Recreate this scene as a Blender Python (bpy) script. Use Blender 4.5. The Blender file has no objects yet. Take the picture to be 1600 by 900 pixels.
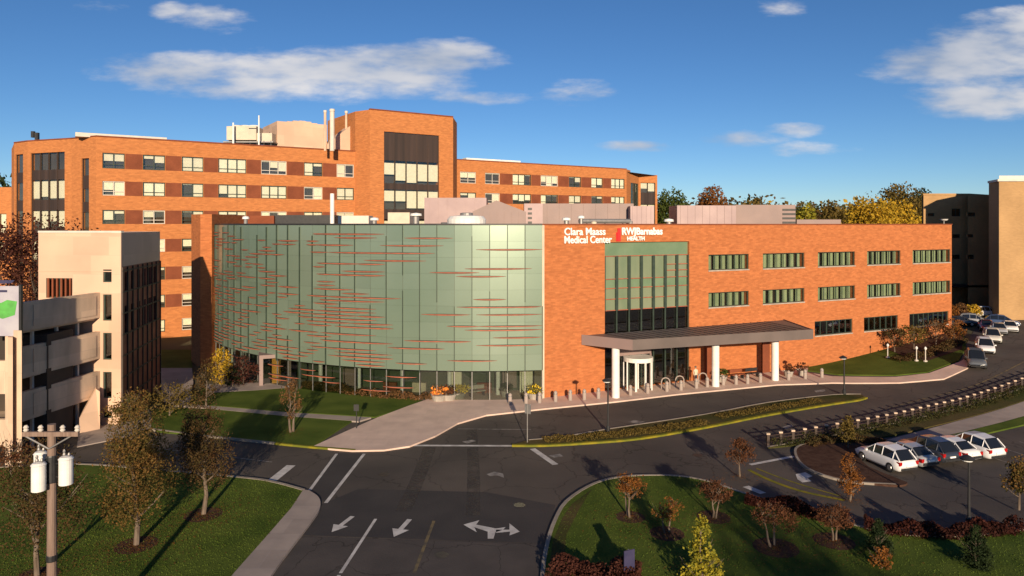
import bpy, bmesh, math, random
from mathutils import Vector, Matrix, geometry
random.seed(7)
R = math.radians
scene = bpy.context.scene
COL = scene.collection
F = 1100.0      # focal length in pixels of the 1600 px wide photograph
H = 16.0        # camera height, level with the pavilion's parapet
HV = 350.0      # row of the horizon

# ------------------------------------------------------------------ camera
cam = bpy.data.cameras.new('camera'); camo = bpy.data.objects.new('camera', cam)
COL.objects.link(camo); scene.camera = camo
camo.location = (0, 0, H); camo.rotation_euler = (R(90), 0, 0)
cam.sensor_width = 36; cam.lens = 36*F/1600; cam.shift_y = -100/1600
cam.clip_start = .5; cam.clip_end = 9000

# ------------------------------------------------------------------ sun, sky, exposure
SUN_EL = 13.2
SUN_AZ = 173.5          # clockwise from +Y
to_sun = Vector((math.sin(R(SUN_AZ))*math.cos(R(SUN_EL)), math.cos(R(SUN_AZ))*math.cos(R(SUN_EL)), math.sin(R(SUN_EL))))
sun = bpy.data.lights.new('sun', 'SUN'); sun.energy = 4.8; sun.angle = R(.6); sun.color = (1, .80, .56)
suno = bpy.data.objects.new('sun', sun); COL.objects.link(suno)
suno.rotation_euler = to_sun.to_track_quat('Z', 'Y').to_euler(); suno.location = (20, -60, 60)
scene.view_settings.view_transform = 'Standard'; scene.view_settings.look = 'None'
scene.view_settings.exposure = 0.45; scene.view_settings.gamma = 1
SKY_STRENGTH = .074

world = bpy.data.worlds.new('World'); scene.world = world; world.use_nodes = True
wt = world.node_tree; wt.nodes.clear()
def wn(t, **k):
    n = wt.nodes.new(t)
    for a, b in k.items(): setattr(n, a, b)
    return n
def wmath(op, a, b=None, c=None):
    n = wn('ShaderNodeMath', operation=op)
    for i, x in enumerate((a, b, c)):
        if x is None: continue
        if isinstance(x, (int, float)): n.inputs[i].default_value = x
        else: wt.links.new(x, n.inputs[i])
    return n.outputs[0]
sky = wn('ShaderNodeTexSky', sky_type='NISHITA', sun_disc=False, sun_elevation=R(SUN_EL), sun_rotation=R(SUN_AZ))
sky.air_density = .9; sky.dust_density = .05; sky.ozone_density = 3.8; sky.altitude = 1700
tc = wn('ShaderNodeTexCoord'); sp = wn('ShaderNodeSeparateXYZ'); wt.links.new(tc.outputs['Generated'], sp.inputs[0])
yy = wmath('MAXIMUM', sp.outputs[1], .05)
gx = wmath('DIVIDE', sp.outputs[0], yy); gz = wmath('DIVIDE', sp.outputs[2], yy)
cb = wn('ShaderNodeCombineXYZ'); wt.links.new(gx, cb.inputs[0]); wt.links.new(gz, cb.inputs[1])
mp = wn('ShaderNodeMapping'); mp.inputs['Scale'].default_value = (5.5, 17, 1); wt.links.new(cb.outputs[0], mp.inputs[0])
nz = wn('ShaderNodeTexNoise'); nz.inputs['Scale'].default_value = 1.6; nz.inputs['Detail'].default_value = 7; nz.inputs['Roughness'].default_value = .62
wt.links.new(mp.outputs[0], nz.inputs['Vector'])
nz2 = wn('ShaderNodeTexNoise'); nz2.inputs['Scale'].default_value = .8; nz2.inputs['Detail'].default_value = 4
wt.links.new(mp.outputs[0], nz2.inputs['Vector'])
clouds = [(300,112,150,34,1),(420,118,200,44,1),(560,118,210,46,1),(660,92,130,36,1),(330,30,62,24,.7),(268,17,36,12,.5),(1218,10,44,16,.6),
          (1600,90,190,70,1),(1510,98,170,36,1),(1610,38,90,34,1),(1560,158,150,34,1),(1150,216,78,15,.7),(990,229,60,9,.5),
          (1245,203,52,11,.6),(1265,234,70,12,.5),(900,146,66,18,.4),(1535,30,42,14,.5),(740,152,90,12,.5),(140,12,60,12,.3)]
dens = None
for (u, v, a, b, st) in clouds:
    dx = wmath('MULTIPLY', wmath('SUBTRACT', gx, (u-800)/F), F/a)
    dz = wmath('MULTIPLY', wmath('SUBTRACT', gz, (HV-v)/F), F/b)
    rr = wmath('ADD', wmath('MULTIPLY', dx, dx), wmath('MULTIPLY', dz, dz))
    m = wmath('MULTIPLY', wmath('SUBTRACT', 1.0, rr), st)
    dens = m if dens is None else wmath('MAXIMUM', dens, m)
dens = wmath('MAXIMUM', dens, -1.2)
d2_ = wmath('ADD', wmath('MULTIPLY', dens, .9), wmath('MULTIPLY', wmath('SUBTRACT', nz.outputs[0], .5), 2.6))
cov = wn('ShaderNodeMapRange', interpolation_type='SMOOTHSTEP'); wt.links.new(d2_, cov.inputs[0])
cov.inputs[1].default_value = -.08; cov.inputs[2].default_value = 1.0
cov.inputs[4].default_value = .88
front = wmath('GREATER_THAN', sp.outputs[1], .06)
covf = wmath('MULTIPLY', cov.outputs[0], front)
cfac = wn('ShaderNodeMapRange'); cfac.inputs[1].default_value = .35; cfac.inputs[2].default_value = .68; wt.links.new(nz2.outputs[0], cfac.inputs[0])
cr = wn('ShaderNodeMix', data_type='RGBA'); wt.links.new(cfac.outputs[0], cr.inputs[0])
cr.inputs[6].default_value = (3.6, 4.2, 5.3, 1); cr.inputs[7].default_value = (8.6, 8.2, 7.9, 1)
hsv = wn('ShaderNodeHueSaturation'); hsv.inputs['Saturation'].default_value = 1.09; hsv.inputs['Hue'].default_value = .503; wt.links.new(sky.outputs[0], hsv.inputs['Color'])
mx = wn('ShaderNodeMix', data_type='RGBA'); wt.links.new(covf, mx.inputs[0]); wt.links.new(hsv.outputs[0], mx.inputs[6]); wt.links.new(cr.outputs[2], mx.inputs[7])
bg = wn('ShaderNodeBackground'); bg.inputs[1].default_value = SKY_STRENGTH; wt.links.new(mx.outputs[2], bg.inputs[0])
wo = wn('ShaderNodeOutputWorld'); wt.links.new(bg.outputs[0], wo.inputs[0])

# ------------------------------------------------------------------ materials
def mat(name, c1, c2=None, rough=.8, scale=1.0, metal=0, spec=.4, stretch=(1,1,1), detail=6, bump=0, bscale=20, coord='Object',
        island=0, transl=0, objrand=0, coat=0, contrast=(.35,.65), brick=None, emit=None):
    m = bpy.data.materials.new(name); m.use_nodes = True
    t = m.node_tree; b = t.nodes['Principled BSDF']; L = t.links
    b.inputs['Roughness'].default_value = rough; b.inputs['Metallic'].default_value = metal
    b.inputs['Specular IOR Level'].default_value = spec; b.inputs['Coat Weight'].default_value = coat
    col = None
    if c2 is None:
        b.inputs['Base Color'].default_value = (*c1, 1)
    tcn = t.nodes.new('ShaderNodeTexCoord')
    mpn = t.nodes.new('ShaderNodeMapping'); mpn.inputs['Scale'].default_value = stretch
    L.new(tcn.outputs[coord], mpn.inputs[0])
    if c2 is not None:
        n = t.nodes.new('ShaderNodeTexNoise'); n.inputs['Scale'].default_value = scale; n.inputs['Detail'].default_value = detail
        L.new(mpn.outputs[0], n.inputs['Vector'])
        fac = n.outputs[0]
        mr = t.nodes.new('ShaderNodeMapRange'); mr.inputs[1].default_value = contrast[0]; mr.inputs[2].default_value = contrast[1]
        L.new(fac, mr.inputs[0]); fac = mr.outputs[0]
        if island:
            g = t.nodes.new('ShaderNodeNewGeometry')
            mm = t.nodes.new('ShaderNodeMath'); mm.operation = 'MULTIPLY_ADD'
            L.new(g.outputs['Random Per Island'], mm.inputs[0]); mm.inputs[1].default_value = island*2; 
            sb = t.nodes.new('ShaderNodeMath'); sb.operation = 'SUBTRACT'; L.new(fac, sb.inputs[0]); sb.inputs[1].default_value = island
            L.new(sb.outputs[0], mm.inputs[2]); mm.use_clamp = True; fac = mm.outputs[0]
        mxn = t.nodes.new('ShaderNodeMix'); mxn.data_type = 'RGBA'
        L.new(fac, mxn.inputs[0]); mxn.inputs[6].default_value = (*c1, 1); mxn.inputs[7].default_value = (*c2, 1)
        col = mxn.outputs[2]
    if brick is not None:
        bw, bh, mort, amt = brick
        bt = t.nodes.new('ShaderNodeTexBrick'); bt.inputs['Scale'].default_value = 1
        bt.inputs['Brick Width'].default_value = bw; bt.inputs['Row Height'].default_value = bh; bt.inputs['Mortar Size'].default_value = mort
        bt.inputs['Color1'].default_value = (1,1,1,1); bt.inputs['Color2'].default_value = (.62,.62,.62,1); bt.inputs['Mortar'].default_value = (.72,.74,.78,1)
        L.new(tcn.outputs['UV'], bt.inputs['Vector'])
        ml = t.nodes.new('ShaderNodeMix'); ml.data_type = 'RGBA'; ml.blend_type = 'MULTIPLY'; ml.inputs[0].default_value = amt
        L.new(col, ml.inputs[6]); L.new(bt.outputs['Color'], ml.inputs[7]); col = ml.outputs[2]
    if objrand and col is not None:
        oi = t.nodes.new('ShaderNodeObjectInfo'); hs = t.nodes.new('ShaderNodeHueSaturation')
        mr2 = t.nodes.new('ShaderNodeMapRange'); mr2.inputs[3].default_value = 1-objrand; mr2.inputs[4].default_value = 1+objrand
        L.new(oi.outputs['Random'], mr2.inputs[0]); L.new(mr2.outputs[0], hs.inputs['Value']); L.new(col, hs.inputs['Color']); col = hs.outputs[0]
    if col is not None: L.new(col, b.inputs['Base Color'])
    if bump:
        bn = t.nodes.new('ShaderNodeTexNoise'); bn.inputs['Scale'].default_value = bscale; bn.inputs['Detail'].default_value = 3
        L.new(mpn.outputs[0], bn.inputs['Vector'])
        bp = t.nodes.new('ShaderNodeBump'); bp.inputs['Strength'].default_value = bump; bp.inputs['Distance'].default_value = .05
        L.new(bn.outputs[0], bp.inputs['Height']); L.new(bp.outputs[0], b.inputs['Normal'])
    if transl:
        tr = t.nodes.new('ShaderNodeBsdfTranslucent'); ms = t.nodes.new('ShaderNodeMixShader'); ms.inputs[0].default_value = transl
        if col is not None: L.new(col, tr.inputs[0])
        L.new(b.outputs[0], ms.inputs[1]); L.new(tr.outputs[0], ms.inputs[2]); L.new(ms.outputs[0], t.nodes['Material Output'].inputs[0])
    return m
def glassmat(name, tint, refl=.25, rough=.03):
    m = bpy.data.materials.new(name); m.use_nodes = True; t = m.node_tree; t.nodes.clear()
    o = t.nodes.new('ShaderNodeOutputMaterial'); tr = t.nodes.new('ShaderNodeBsdfTransparent'); tr.inputs[0].default_value = (*tint, 1)
    gl = t.nodes.new('ShaderNodeBsdfGlossy'); gl.inputs['Roughness'].default_value = rough
    fr = t.nodes.new('ShaderNodeLayerWeight'); fr.inputs[0].default_value = .5
    pw = t.nodes.new('ShaderNodeMath'); pw.operation = 'POWER'; pw.inputs[1].default_value = 4; t.links.new(fr.outputs['Facing'], pw.inputs[0])
    ad = t.nodes.new('ShaderNodeMath'); ad.operation = 'MULTIPLY_ADD'; ad.use_clamp = True; ad.inputs[1].default_value = .6; ad.inputs[2].default_value = refl; t.links.new(pw.outputs[0], ad.inputs[0])
    mxs = t.nodes.new('ShaderNodeMixShader'); t.links.new(ad.outputs[0], mxs.inputs[0]); t.links.new(tr.outputs[0], mxs.inputs[1]); t.links.new(gl.outputs[0], mxs.inputs[2])
    t.links.new(mxs.outputs[0], o.inputs[0]); return m
M = {}
M['brick'] = mat('orange_brick', (.52,.180,.066), (.44,.146,.053), .9, 1.6, stretch=(1,1,2.5), brick=(.46,.15,.014,.62), spec=.2, bump=.15, bscale=9)
M['brick_back'] = mat('tan_orange_brick', (.56,.215,.075), (.49,.182,.064), .9, 1.3, stretch=(1,1,3), brick=(.5,.16,.016,.6), spec=.2)
M['brick_dark'] = mat('dark_red_brick', (.25,.075,.036), (.19,.056,.028), .9, .6, brick=(.22,.075,.012,.4), spec=.2)
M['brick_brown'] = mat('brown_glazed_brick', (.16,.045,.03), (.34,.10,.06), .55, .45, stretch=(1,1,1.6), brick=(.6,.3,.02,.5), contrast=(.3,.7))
M['pink'] = mat('pink_precast', (.68,.47,.34), (.58,.40,.29), .85, .25, brick=(3.0,1.5,.02,.45))
M['pinkgrey'] = mat('weathered_precast', (.72,.54,.40), (.52,.40,.30), .9, .9, stretch=(1,1,.35), bump=.2, brick=(2.6,3.1,.03,.5))
M['mauve'] = mat('mauve_metal_panel', (.30,.22,.22), (.25,.18,.185), .5, .4, metal=.2)
M['cream'] = mat('cream_metal', (.62,.52,.40), (.52,.44,.35), .6, 1.2)
M['white'] = mat('white_paint', (.78,.77,.74), (.68,.67,.65), .5, 2)
M['offwhite'] = mat('off_white_paint', (.62,.57,.50), (.55,.5,.45), .6, 2)
M['tan'] = mat('tan_brick', (.46,.28,.13), (.38,.23,.105), .9, .3, brick=(.4,.13,.012,.35))
M['roof'] = mat('roof_gravel', (.22,.2,.18), (.16,.15,.14), .95, 1.5)
M['asphalt'] = mat('asphalt', (.058,.049,.045), (.098,.081,.070), .85, .16, detail=9, spec=.35, bump=.35, bscale=12, contrast=(.36,.66))
def cracks(m, scale=.22, w=.012, amt=.55):
    t = m.node_tree; b = t.nodes['Principled BSDF']; src = b.inputs['Base Color'].links[0].from_socket
    tcn = t.nodes.new('ShaderNodeTexCoord'); dn = t.nodes.new('ShaderNodeTexNoise'); dn.inputs['Scale'].default_value = 1.2; dn.inputs['Detail'].default_value = 4
    t.links.new(tcn.outputs['Object'], dn.inputs[0]); vm = t.nodes.new('ShaderNodeVectorMath'); vm.operation = 'ADD'; t.links.new(tcn.outputs['Object'], vm.inputs[0]); t.links.new(dn.outputs['Color'], vm.inputs[1])
    vo = t.nodes.new('ShaderNodeTexVoronoi'); vo.feature = 'DISTANCE_TO_EDGE'; vo.inputs['Scale'].default_value = scale; t.links.new(vm.outputs[0], vo.inputs['Vector'])
    mr = t.nodes.new('ShaderNodeMapRange'); mr.inputs[1].default_value = 0; mr.inputs[2].default_value = w; mr.inputs[3].default_value = 1-amt; mr.inputs[4].default_value = 1; t.links.new(vo.outputs['Distance'], mr.inputs[0])
    mx_ = t.nodes.new('ShaderNodeMix'); mx_.data_type = 'RGBA'; mx_.blend_type = 'MULTIPLY'; mx_.inputs[0].default_value = 1; t.links.new(src, mx_.inputs[6]); t.links.new(mr.outputs[0], mx_.inputs[7]); t.links.new(mx_.outputs[2], b.inputs['Base Color'])
cracks(M['asphalt'])
M['asphalt_dark'] = mat('dark_asphalt', (.038,.034,.036), (.052,.046,.046), .8, .4, spec=.35, bump=.3, bscale=12)
M['asphalt_old'] = mat('worn_asphalt', (.082,.070,.066), (.062,.054,.052), .9, .5, spec=.3, bump=.3, bscale=12)
cracks(M['asphalt_old'], .3)
M['wheel'] = mat('sun_streak_asphalt', (.085,.072,.062), (.06,.052,.05), .8, .55, stretch=(1,.35,1), contrast=(.42,.62))  # sunlit streak tone put into the asphalt colour
t = M['wheel'].node_tree; tr_n = t.nodes.new('ShaderNodeBsdfTransparent'); ms_ = t.nodes.new('ShaderNodeMixShader'); nn_ = t.nodes.new('ShaderNodeTexNoise'); nn_.inputs['Scale'].default_value = 1.1; nn_.inputs['Detail'].default_value = 8
mr_ = t.nodes.new('ShaderNodeMapRange'); mr_.inputs[1].default_value = .3; mr_.inputs[2].default_value = .8; tc_ = t.nodes.new('ShaderNodeTexCoord')
t.links.new(tc_.outputs['Object'], nn_.inputs[0]); t.links.new(nn_.outputs[0], mr_.inputs[0]); t.links.new(mr_.outputs[0], ms_.inputs[0]); t.links.new(tr_n.outputs[0], ms_.inputs[1])
t.links.new(t.nodes['Principled BSDF'].outputs[0], ms_.inputs[2]); t.links.new(ms_.outputs[0], t.nodes['Material Output'].inputs[0])
M['concrete'] = mat('concrete', (.40,.33,.29), (.31,.26,.235), .9, .6, bump=.1, brick=(1.8,1.8,.04,.45))
M['plaza'] = mat('pink_pavers', (.70,.52,.43), (.58,.43,.36), .9, .6, brick=(1.2,1.2,.03,.25))
M['kerb'] = mat('kerb_concrete', (.36,.31,.26), (.28,.24,.2), .9, 1.5, brick=(2.4,2.4,.06,.6))
M['yellow'] = mat('yellow_paint', (.62,.40,.075), (.42,.29,.10), .8, 1.4)
M['yellow_faded'] = mat('faded_yellow_paint', (.20,.15,.07), (.08,.066,.05), .85, 1.5)
M['line'] = mat('white_road_paint', (.62,.60,.58), (.42,.40,.39), .8, 1.6)
M['line_faded'] = mat('faded_road_paint', (.30,.28,.26), (.12,.11,.11), .85, 2.4)
M['grass'] = mat('lawn_grass', (.050,.082,.012), (.105,.140,.024), .95, .35, detail=12, spec=.1, bump=.8, bscale=25, contrast=(.3,.7))
M['grass_dry'] = mat('dry_grass', (.04,.05,.012), (.10,.075,.03), .95, .3, detail=12, spec=.1, bump=.8, bscale=25, contrast=(.35,.62))
M['mulch'] = mat('mulch', (.055,.028,.02), (.09,.05,.036), .95, 3, spec=.1, bump=.6)
M['ground'] = mat('ground_earth', (.05,.06,.02), (.09,.075,.035), .95, .05)
M['bark'] = mat('bark', (.10,.072,.052), (.17,.13,.10), .95, 6, stretch=(1,1,.3))
M['pole_wood'] = mat('weathered_pole_wood', (.17,.115,.09), (.25,.175,.14), .9, 4, stretch=(3,3,.2), bump=.3)
M['black'] = mat('black_metal', (.02,.02,.022), (.03,.03,.032), .45, 3)
M['grey_metal'] = mat('grey_metal', (.30,.29,.28), (.24,.23,.23), .5, 3, metal=.5)
M['darkframe'] = mat('dark_green_frame', (.028,.045,.034), (.04,.06,.045), .5, 2)
M['rustframe'] = mat('rust_red_fin', (.40,.115,.06), (.27,.08,.05), .6, 2)
M['bronze'] = mat('bronze_canopy', (.115,.092,.085), (.15,.118,.108), .6, .35, stretch=(1,1,1))
M['fascia'] = mat('pink_grey_fascia', (.27,.19,.175), (.23,.165,.155), .55, .4)
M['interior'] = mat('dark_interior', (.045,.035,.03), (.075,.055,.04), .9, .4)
M['interior_green'] = mat('green_interior', (.05,.07,.05), (.09,.11,.07), .9, .6)
M['blind'] = mat('cream_blind', (.86,.80,.64), (.78,.72,.57), .8, 3, objrand=.12)
M['curtain'] = mat('sage_curtain', (.21,.27,.15), (.27,.32,.19), .7, 1.5, objrand=.1)
M['curtwall'] = mat('green_frit_glass', (.175,.245,.185), (.225,.295,.23), .27, .09, spec=1.0, coat=.2, metal=.35)
M['curtwall2'] = mat('green_frit_glass_pale', (.19,.26,.20), (.24,.31,.245), .27, .09, spec=1.0, coat=.2, metal=.35)
M['curtwall3'] = mat('green_frit_glass_deep', (.165,.232,.175), (.215,.28,.22), .27, .09, spec=1.0, coat=.2, metal=.35)
M['greenglass'] = mat('sage_green_glass', (.13,.20,.12), (.17,.24,.15), .2, .6, spec=.9)
M['teal_glass'] = mat('teal_green_glass', (.15,.20,.125), (.22,.25,.165), .2, .45, spec=.9, stretch=(1,1,.4))
M['glass'] = glassmat('window_glass', (.95,.96,.94), .06)
M['glass_lobby'] = glassmat('lobby_glass', (.72,.76,.72), .10)
M['glass_dark'] = glassmat('tinted_glass', (.42,.46,.42), .22)
M['glass_car'] = mat('car_glass', (.012,.014,.017), None, .06, spec=.9)
M['rubber'] = mat('rubber', (.02,.02,.02), None, .85)
M['rim'] = mat('alloy', (.45,.45,.46), None, .35, metal=.8)
M['lamp_red'] = mat('red_lens', (.35,.01,.01), None, .25)
M['lamp_clear'] = mat('clear_lens', (.75,.75,.74), None, .15, spec=.8)
for n_, c_ in dict(white=(.74,.74,.75), silver=(.36,.37,.39), dark=(.03,.034,.045), maroon=(.12,.015,.02), grey=(.13,.14,.15), blue=(.05,.08,.16), cream=(.6,.58,.52)).items():
    M['car_'+n_] = mat('car_paint_'+n_, c_, None, .28, spec=.6, coat=.7, metal=.15 if n_ in ('silver','grey') else 0)
M['louver'] = mat('dark_bronze_louver', (.035,.024,.02), (.06,.038,.03), .5, .5, stretch=(3,3,.1))
M['orange_light'] = mat('orange_door_panel', (.85,.40,.06), (.75,.33,.05), .6, 2)
M['red'] = mat('red_flowers', (.45,.03,.03), (.30,.02,.03), .8, 3, island=.3)
M['yellow_fl'] = mat('yellow_flowers', (.75,.55,.03), (.6,.4,.02), .8, 3, island=.3)
M['orange_fl'] = mat('orange_flowers', (.85,.30,.04), (.6,.15,.02), .8, 3, island=.3)
M['sign_red'] = mat('sign_red', (.65,.03,.03), None, .5)
M['sign_white'] = mat('sign_white', (.85,.84,.82), None, .5)
M['sign_blue'] = mat('sign_blue', (.03,.03,.08), (.05,.045,.10), .5, 2)
M['green_blob'] = mat('poster_green', (.10,.42,.08), (.08,.3,.06), .6, 2)
M['poster'] = mat('poster_white', (.42,.41,.46), (.34,.32,.40), .6, .8)
M['stone'] = mat('landscape_stone', (.42,.38,.33), (.3,.27,.24), .9, 2)
M['skin'] = mat('skin', (.45,.25,.17), None, .6)
M['cloth_cream'] = mat('cream_cloth', (.6,.5,.38), None, .9)
M['cloth_dark'] = mat('dark_cloth', (.03,.03,.045), None, .9)
def leaf(n, a, b): M[n] = mat('leaves_'+n, a, b, .75, 1.3, spec=.15, island=.45, transl=.25, contrast=(.35,.65))
leaf('olive', (.10,.075,.018), (.17,.115,.03)); leaf('brown', (.12,.062,.028), (.19,.095,.035)); leaf('bronze_green', (.075,.07,.018), (.19,.10,.03))
leaf('green', (.045,.07,.014), (.085,.10,.02)); leaf('dark_green', (.015,.028,.010), (.03,.045,.015))
leaf('yellow', (.36,.29,.025), (.18,.19,.025)); leaf('gold', (.60,.36,.03), (.28,.20,.02)); leaf('orange', (.26,.10,.02), (.15,.06,.02))
leaf('red', (.14,.055,.025), (.09,.04,.02)); leaf('maroon', (.06,.02,.014), (.085,.03,.02)); leaf('hedge_red', (.06,.016,.011), (.04,.014,.01))
leaf('dark_hedge', (.03,.04,.012), (.06,.05,.016)); leaf('blade_base', (.05,.08,.012), (.11,.14,.025)); M['grass_blade'] = M['blade_base']
leaf('russet', (.10,.05,.02), (.07,.055,.02))

# ------------------------------------------------------------------ terrain
def sstep(x): x = max(0, min(1, x)); return x*x*(3-2*x)
def gfun(x, y): return 2.7*sstep((x-30)/32)*sstep((y-54)/22)
GX0, GY0, GS = 20, 44, 2
def Gz(x, y):
    if x <= 28 or y <= 50: return 0.0
    i = math.floor((x-GX0)/GS); j = math.floor((y-GY0)/GS)
    x0 = GX0+i*GS; y0 = GY0+j*GS; fx = (x-x0)/GS; fy = (y-y0)/GS
    z00 = gfun(x0, y0); z10 = gfun(x0+GS, y0); z01 = gfun(x0, y0+GS); z11 = gfun(x0+GS, y0+GS)
    return z00+(z10-z00)*fx+(z11-z10)*fy if fx >= fy else z00+(z01-z00)*fy+(z11-z01)*fx
def P(u, v):
    "where the view ray of the survey point meets the ground"
    Y = H*F/(v-HV)
    for _ in range(60):
        x = (u-800)/F*Y
        Y = .5*Y+.5*(H-Gz(x, Y))*F/(v-HV)
    return Vector(((u-800)/F*Y, Y))
def P0(u, Y): return Vector(((u-800)/F*Y, Y))

# ------------------------------------------------------------------ mesh builder
class MB:
    def __init__(s): s.v = []; s.f = []; s.m = []
    def face(s, pts, mi=0):
        n = len(s.v); s.v += [tuple(p) for p in pts]; s.f.append(tuple(range(n, n+len(pts)))); s.m.append(mi)
    def raw(s, vs, fs, mi=0):
        n = len(s.v); s.v += [tuple(p) for p in vs]
        for f in fs: s.f.append(tuple(i+n for i in f)); s.m.append(mi)
    def prism(s, poly, z0, z1, mi=0, zf=None):
        "vertical prism over a counter-clockwise plan polygon"
        n = len(poly); a = sum(poly[i][0]*poly[(i+1)%n][1]-poly[(i+1)%n][0]*poly[i][1] for i in range(n))
        if a < 0: poly = poly[::-1]
        lo = [(p[0], p[1], z0) for p in poly]; hi = [(p[0], p[1], z1) for p in poly]
        fs = [tuple(range(n))[::-1], tuple(range(n, 2*n))]+[(i, (i+1)%n, (i+1)%n+n, i+n) for i in range(n)]
        s.raw(lo+hi, fs, mi)
    def obox(s, fr, s0, s1, d0, d1, z0, z1, mi=0):
        s.prism([fr(s0,d0), fr(s1,d0), fr(s1,d1), fr(s0,d1)], z0, z1, mi)
    def box(s, x0, x1, y0, y1, z0, z1, mi=0): s.prism([(x0,y0),(x1,y0),(x1,y1),(x0,y1)], z0, z1, mi)
    def tube(s, a, b, r0, r1=None, n=8, mi=0, caps=True):
        r1 = r0 if r1 is None else r1
        a = Vector(a); b = Vector(b); d = (b-a).normalized(); t = d.cross(Vector((0,0,1)) if abs(d.z) < .9 else Vector((1,0,0))).normalized(); w = d.cross(t)
        A = [a+(t*math.cos(2*math.pi*i/n)+w*math.sin(2*math.pi*i/n))*r0 for i in range(n)]
        B = [b+(t*math.cos(2*math.pi*i/n)+w*math.sin(2*math.pi*i/n))*r1 for i in range(n)]
        fs = [(i, i+n, (i+1)%n+n, (i+1)%n) for i in range(n)]
        if caps: fs += [tuple(range(n)), tuple(range(n, 2*n))[::-1]]
        s.raw(A+B, fs, mi)
    def lathe(s, c, prof, n=16, mi=0):
        c = Vector(c); vs = []
        for r, z in prof: vs += [c+Vector((r*math.cos(2*math.pi*i/n), r*math.sin(2*math.pi*i/n), z)) for i in range(n)]
        fs = [(k*n+i, k*n+(i+1)%n, (k+1)*n+(i+1)%n, (k+1)*n+i) for k in range(len(prof)-1) for i in range(n)]
        s.raw(vs, fs, mi)
    def build(s, name, mats, parent=None, smooth=False, uv=True):
        me = bpy.data.meshes.new(name); me.from_pydata(s.v, [], s.f)
        if not isinstance(mats, (list, tuple)): mats = [mats]
        for m_ in mats: me.materials.append(M[m_])
        me.polygons.foreach_set('material_index', s.m)
        if uv:
            ul = me.uv_layers.new(name='UVMap').data
            for p in me.polygons:
                n = p.normal
                if abs(n.z) > .7: t = Vector((1,0,0)); w = Vector((0,1,0))
                else: t = Vector((-n.y, n.x, 0)).normalized(); w = Vector((0,0,1))
                for li in p.loop_indices:
                    co = me.vertices[me.loops[li].vertex_index].co; ul[li].uv = (co.dot(t), co.dot(w))
        if smooth: me.polygons.foreach_set('use_smooth', [True]*len(me.polygons))
        o = bpy.data.objects.new(name, me); COL.objects.link(o)
        if parent is not None:
            o.parent = parent
        return o
def tag(o, label=None, cat=None, group=None, kind=None):
    if label: o['label'] = label
    if cat: o['category'] = cat
    if group: o['group'] = group
    if kind: o['kind'] = kind
    return o
def empty(name, loc, label, cat, group=None, rz=0):
    o = bpy.data.objects.new(name, None); COL.objects.link(o); o.location = loc; o.rotation_euler.z = rz; o.empty_display_size = .3
    return tag(o, label, cat, group)
def kids(o): return [c for c in bpy.data.objects if c.parent == o]
def copy_tree(o, parent=None):
    c = o.copy(); COL.objects.link(c)
    if parent is not None: c.parent = parent
    for k in kids(o): copy_tree(k, c)
    return c
def frame(o, d):
    "wall coordinates: s along the wall, e outwards (to the right of the wall's direction)"
    o = Vector(o[:2]); d = Vector(d).normalized(); n = Vector((d.y, -d.x))
    def fr(s, e=0): return (o.x+d.x*s+n.x*e, o.y+d.y*s+n.y*e)
    fr.o = o; fr.d = d; fr.n = n
    def at(u, e=0):
        k = (u-800)/F; q = Vector(fr(0, e))
        return (k*q.y-q.x)/(d.x-k*d.y)
    fr.at = at
    return fr
def z_at(v, Y): return H-(v-HV)/F*Y

def wall(mb, fr, s0, s1, z0, z1, holes, depth=.55, mi=0, mi_in=1, base=0.0):
    "wall face with real recesses at the openings"
    S = sorted({s0, s1, *[h[0] for h in holes], *[h[1] for h in holes]}); Z = sorted({z0, z1, *[h[2] for h in holes], *[h[3] for h in holes]})
    S = [x for x in S if s0 <= x <= s1]; Z = [x for x in Z if z0 <= x <= z1]
    def p(s, z, e=0): q = fr(s, e+base); return (q[0], q[1], z)
    for i in range(len(S)-1):
        for j in range(len(Z)-1):
            cs = (S[i]+S[i+1])/2; cz = (Z[j]+Z[j+1])/2
            if any(h[0] < cs < h[1] and h[2] < cz < h[3] for h in holes): continue
            mb.face([p(S[i],Z[j]), p(S[i+1],Z[j]), p(S[i+1],Z[j+1]), p(S[i],Z[j+1])], mi)
    for a, b, c, d in [h[:4] for h in holes]:
        a_, b_ = max(a, s0), min(b, s1)
        for q in ([(a,c),(a,d)], [(b,d),(b,c)], [(a,d),(b,d)], [(b,c),(a,c)]):
            (sa, za), (sb, zb) = q
            mb.face([p(sa,za), p(sb,zb), p(sb,zb,-depth), p(sa,za,-depth)], mi)
        mb.face([p(a,c,-depth), p(b,c,-depth), p(b,d,-depth), p(a,d,-depth)], mi_in)

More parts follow.
